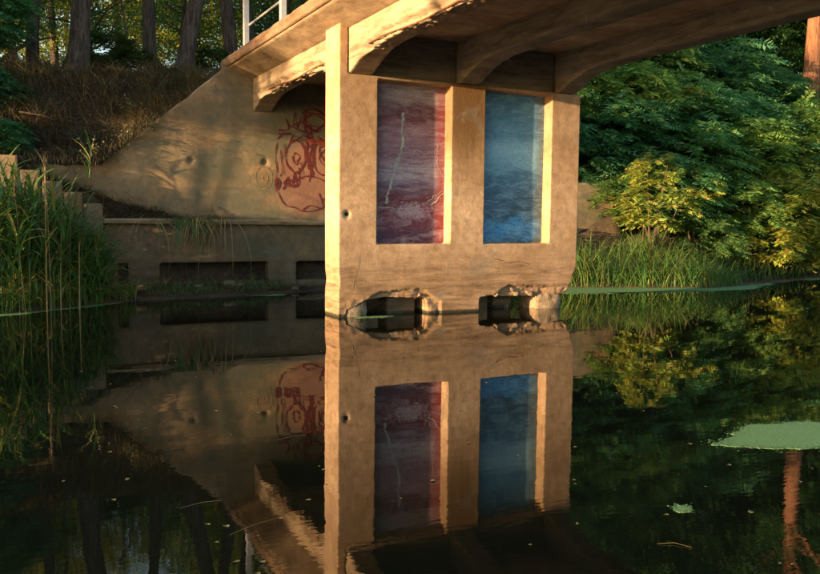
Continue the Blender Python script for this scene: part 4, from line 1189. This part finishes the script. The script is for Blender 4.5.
for i in range(3):
    z0 = (-2.95, -3.4, -3.9)[i]
    nb = 60
    V, F = blades(np.stack([0.12 * rng.normal(size=nb), 0.03 * rng.normal(size=nb), 0.02 * rng.normal(size=nb)], -1), -1.57 + 0.9 * rng.normal(size=nb), 0.3 + 0.4 * rng.random(nb), 0.3 + 0.7 * rng.random(nb), 1.2 + 1.3 * rng.random(nb), 0.007 + 0.006 * rng.random(nb), 6)
    o = link('straw_tuft', mesh_np('straw_tuft', V, F), M_STRAW, loc=(z0, 5.72, 2.66))
    tag(o, ('dry straw tuft on the bend of the wing wall top', 'dry straw tuft in the middle of the low wall top', 'dry straw tuft at the left end of the low wall top')[i], 'straw tuft')

rng = np.random.default_rng(51)
cx = np.concatenate([-4.6 + 1.9 * rng.random(26), -3.0 + 1.5 * rng.random(12)]); nc = len(cx)
czt = np.interp(cx, [-5, -3.05, -0.3], [2.66, 2.68, 5.0])
x = np.repeat(cx, 60) + 0.10 * rng.normal(size=nc * 60); n = len(x)
zz = np.interp(x, [-5, -3.05, -0.3], [2.66, 2.68, 5.0]) + 0.06 * rng.random(n)
V, F = blades(np.stack([x, 5.66 + 0.12 * rng.random(n), zz], -1), -1.57 + 0.8 * rng.normal(size=n), np.repeat(0.25 + 0.4 * rng.random(nc), 60) * (0.5 + 0.7 * rng.random(n)), 0.2 + 0.8 * rng.random(n), 1.3 + 1.3 * rng.random(n), 0.008 + 0.007 * rng.random(n), 6)
tag(link('spilling_straw', mesh_np('spilling_straw', V, F), M_STRAW), 'dry straw spilling over the top of the wing wall', 'dry grass', kind='stuff')
n = 2400
x = -4.8 + 3.2 * rng.random(n); y = 5.34 + 0.24 * rng.random(n)
V, F = blades(np.stack([x, y, np.maximum(ground_z(x, y), 1.58) + 0.01], -1), rng.random(n) * 6.283, 0.10 + 0.35 * rng.random(n), 0.7 + 0.8 * rng.random(n), 0.3 + 0.9 * rng.random(n), 0.006 + 0.008 * rng.random(n), 4)
tag(link('root_litter', mesh_np('root_litter', V, F), M_STRAW), 'dark roots and dry stems on the soil heap by the wing wall', 'litter', kind='stuff')
# fallen boughs on the left hill
def bough(label, pts, r):
    V, F = tube(pts, [r * (1 - 0.6 * i / (len(pts) - 1)) for i in range(len(pts))], 7, 0.3)
    c = V.mean(0)
    tag(link('dead_bough', mesh_np('dead_bough', V - c, F, True), M_TWIG, loc=tuple(c)), label, 'dead branch')
bough('long bare bough slanting up at the far left', [(-5.0, 8.8, 4.9), (-4.6, 9.1, 5.35), (-4.1, 9.4, 5.75), (-3.6, 9.7, 5.95)], 0.055)
bough('second bare bough lying lower at the far left', [(-5.2, 8.2, 4.7), (-4.7, 8.5, 5.0), (-4.4, 8.8, 5.5)], 0.04)
bough('short pale dead branch on the dry slope', [(-4.5, 6.6, 3.75), (-4.1, 6.5, 3.7), (-3.8, 6.5, 3.62)], 0.025)
bough('thin curved branch hanging in front of the left woods', [(-2.3, 10, 7.6), (-2.0, 10.2, 7.2), (-1.9, 10.2, 6.6), (-1.85, 10.3, 6.0)], 0.05)

# stones at the abutment's foot
rs = random.Random(6)
st_lab = ['pale stone on the mud left of the block', 'small grey stone beside the pale stone', 'low stone near the second opening', 'rounded stone under the hanging stems',
          'flat stone in the mud by the reeds', 'tiny stone close to the pier']
for i, (x, y, s) in enumerate([(-0.55, 5.0, 0.085), (-0.3, 5.05, 0.06), (0.9, 4.95, 0.05), (-1.2, 4.9, 0.06), (-2.4, 4.6, 0.07), (0.2, 4.9, 0.045)]):
    tag(link('stone', lump_mesh('stone', s * 1.5, s, s * 0.7, 50 + i, 1, 0.15), M_BROKEN, loc=(x, y, float(ground_z(x, y)) + s * 0.3)), st_lab[i], 'stone')

# ------------------------------------------------------------------ on the water
def algae_mat():
    mt, nt, b = new_mat('duckweed'); g = G(nt)
    n = g.noise(75, 5, rough=0.85)
    g.l(g.mix(g.ramp(n, [(0.35, 0.0), (0.65, 1.0)]), (0.05, 0.13, 0.045), (0.17, 0.36, 0.14)), b.inputs['Base Color'])
    b.inputs['Roughness'].default_value = 0.7
    g.bump(g.noise(90, 3), 0.6, 0.01, b)
    return mt
M_ALGAE = algae_mat()
def mat_patch(label, pts, seed, z=0.006, amp=0.04, center=None):
    r = random.Random(seed)
    P = []
    n = len(pts)
    for i in range(n):
        a, b_ = Vector(pts[i]), Vector(pts[(i + 1) % n])
        L = (b_ - a).length; k = max(2, int(L / (0.02 if center else 0.05)))
        for j in range(k):
            p = a.lerp(b_, j / k)
            nn = mnoise.fractal(Vector((p.x * 2.2, p.y * 2.2, seed)), 0.6, 2.2, 5)
            n2 = mnoise.fractal(Vector((p.x * 2.2, p.y * 2.2, seed + 9)), 0.6, 2.2, 5)
            n3 = mnoise.noise(Vector((p.x * 23, p.y * 23, seed))) * amp * 0.7
            P.append((p.x + nn * amp * 2.4 + n3, p.y + n2 * amp * 2.4 - n3))
    c = Vector((sum(p[0] for p in P) / len(P), sum(p[1] for p in P) / len(P), 0))
    bm = bmesh.new()
    prism(bm, [(p[0] - c.x, p[1] - c.y) for p in P], 'Z', -0.012, z * 0.5)
    o = link('duckweed_mat', bm_mesh('duckweed_mat', bm), M_ALGAE, loc=c)
    rg = np.random.default_rng(seed)
    per = sum((Vector(pts[i]) - Vector(pts[(i + 1) % n])).length for i in range(n))
    nd = int(per * (420 if center else 120))
    E = np.array(P)[rg.integers(0, len(P), nd)] + rg.normal(size=(nd, 2)) * amp * rg.random((nd, 1)) * 1.6 - np.array([c.x, c.y])
    lv = leaves(np.concatenate([E, np.full((nd, 1), 0.005)], 1), 0.014 if center else 0.03, rg, flat=6.0)
    tag(link('frond', mesh_np('frond', *lv), M_ALGAE, o), kind='stuff')
    tag(o, label, 'duckweed')
    return o
mat_patch('large pale green duckweed mat at the right edge of the water', [(-0.34, -8.28), (0.0, -8.15), (0.35, -7.95), (0.95, -8.15), (1.8, -8.5), (1.7, -9.0), (0.5, -8.78), (0.0, -8.55)], 1, amp=0.035, center=True)
mat_patch('small round duckweed patch floating alone on the right', [(-1.60, -9.20), (-1.53, -9.17), (-1.49, -9.22), (-1.54, -9.27), (-1.60, -9.25)], 2, amp=0.012, center=True)
mat_patch('long green duckweed strip below the right bank grass', [(5.9, 4.9), (6.8, 4.5), (8.5, 3.7), (11.0, 2.8), (12.8, 3.3), (14.2, 3.6), (13.2, 2.75), (11.6, 1.95), (9.6, 1.9), (7.4, 2.2), (6.4, 2.35), (5.9, 2.7)], 3, amp=0.10)
mat_patch('thin duckweed strip at the far right waterline', [(15.0, 4.0), (18, 4.6), (22, 5.2), (22, 4.7), (18.4, 4.15), (16, 3.75)], 4, amp=0.06)
mat_patch('narrow green algae strip along the left reeds', [(-6.4, 2.42), (-4.9, 2.55), (-3.9, 3.1), (-2.9, 3.75), (-2.95, 3.6), (-3.9, 2.85), (-4.8, 2.2), (-6.4, 2.1)], 5, amp=0.03)
mat_patch('small bright green algae patch at the foot of the pier', [(0.2, -0.06), (0.7, -0.05), (0.95, -0.12), (0.7, -0.26), (0.25, -0.22)], 6, amp=0.03)
mat_patch('green weed patch floating by the abutment mud', [(-0.3, 4.3), (0.3, 4.45), (0.5, 4.35), (0.1, 4.15)], 7, amp=0.05)

lv_me = []
for i in range(4):
    rng = np.random.default_rng(80 + i)
    t = np.linspace(0, 2 * math.pi, 9)[:-1]
    rr_ = np.stack([np.cos(t) * 0.5, np.sin(t) * (0.22 + 0.05 * i), 0.06 * np.sin(2 * t)], -1)
    V = np.concatenate([[[0, 0, -0.02]], rr_]); Fl = [(0, k + 1, (k + 1) % 8 + 1) for k in range(8)]
    lv_me.append(mesh_np('floating_leaf', V, np.array(Fl)))
rl = random.Random(9)
spots = []
for i in range(120):
    u = rl.random()
    if u < 0.55:   # foreground
        spots.append((rl.uniform(-4.9, 0.2), rl.uniform(-10.3, -7.2)))
    elif u < 0.8:
        spots.append((rl.uniform(-4.4, 2.5), rl.uniform(-7.0, -2.5)))
    else:
        spots.append((rl.uniform(3.0, 12.0), rl.uniform(-4.0, 1.5)))
for i, (x, y) in enumerate(spots):
    dd = math.hypot(x + 4.96, y + 12.6)
    o = link('floating_leaf', lv_me[i % 4], M_PALELEAF, loc=(x, y, 0.004), rot=(0, 0, rl.uniform(0, 6.28)), scale=rl.uniform(0.012, 0.035) * (1 + dd / 18))
    tag(o, 'tiny pale fallen leaf floating on the dark water', 'leaf', 'leaves floating on the water')
def twig(label, p, q, r=0.0009):
    V, F = tube([p, ((p[0] + q[0]) / 2 + 0.02, (p[1] + q[1]) / 2 + 0.02, 0.008), q], [r, r, r * 0.6], 6)
    c = V.mean(0)
    tag(link('floating_twig', mesh_np('floating_twig', V - c, F, True), M_STALK, loc=tuple(c)), label, 'twig')
twig('straight pale straw floating at lower left', (-4.10, -8.05, 0.005), (-3.87, -8.02, 0.005))
twig('long thin straw floating below the straight one', (-3.95, -8.55, 0.005), (-3.66, -8.42, 0.005))
twig('pale straw floating at the bottom right', (-2.05, -9.55, 0.004), (-1.93, -9.66, 0.004), 0.0005)
twig('short straw drifting near the reflected wall', (-3.2, -6.9, 0.005), (-2.95, -6.85, 0.005))
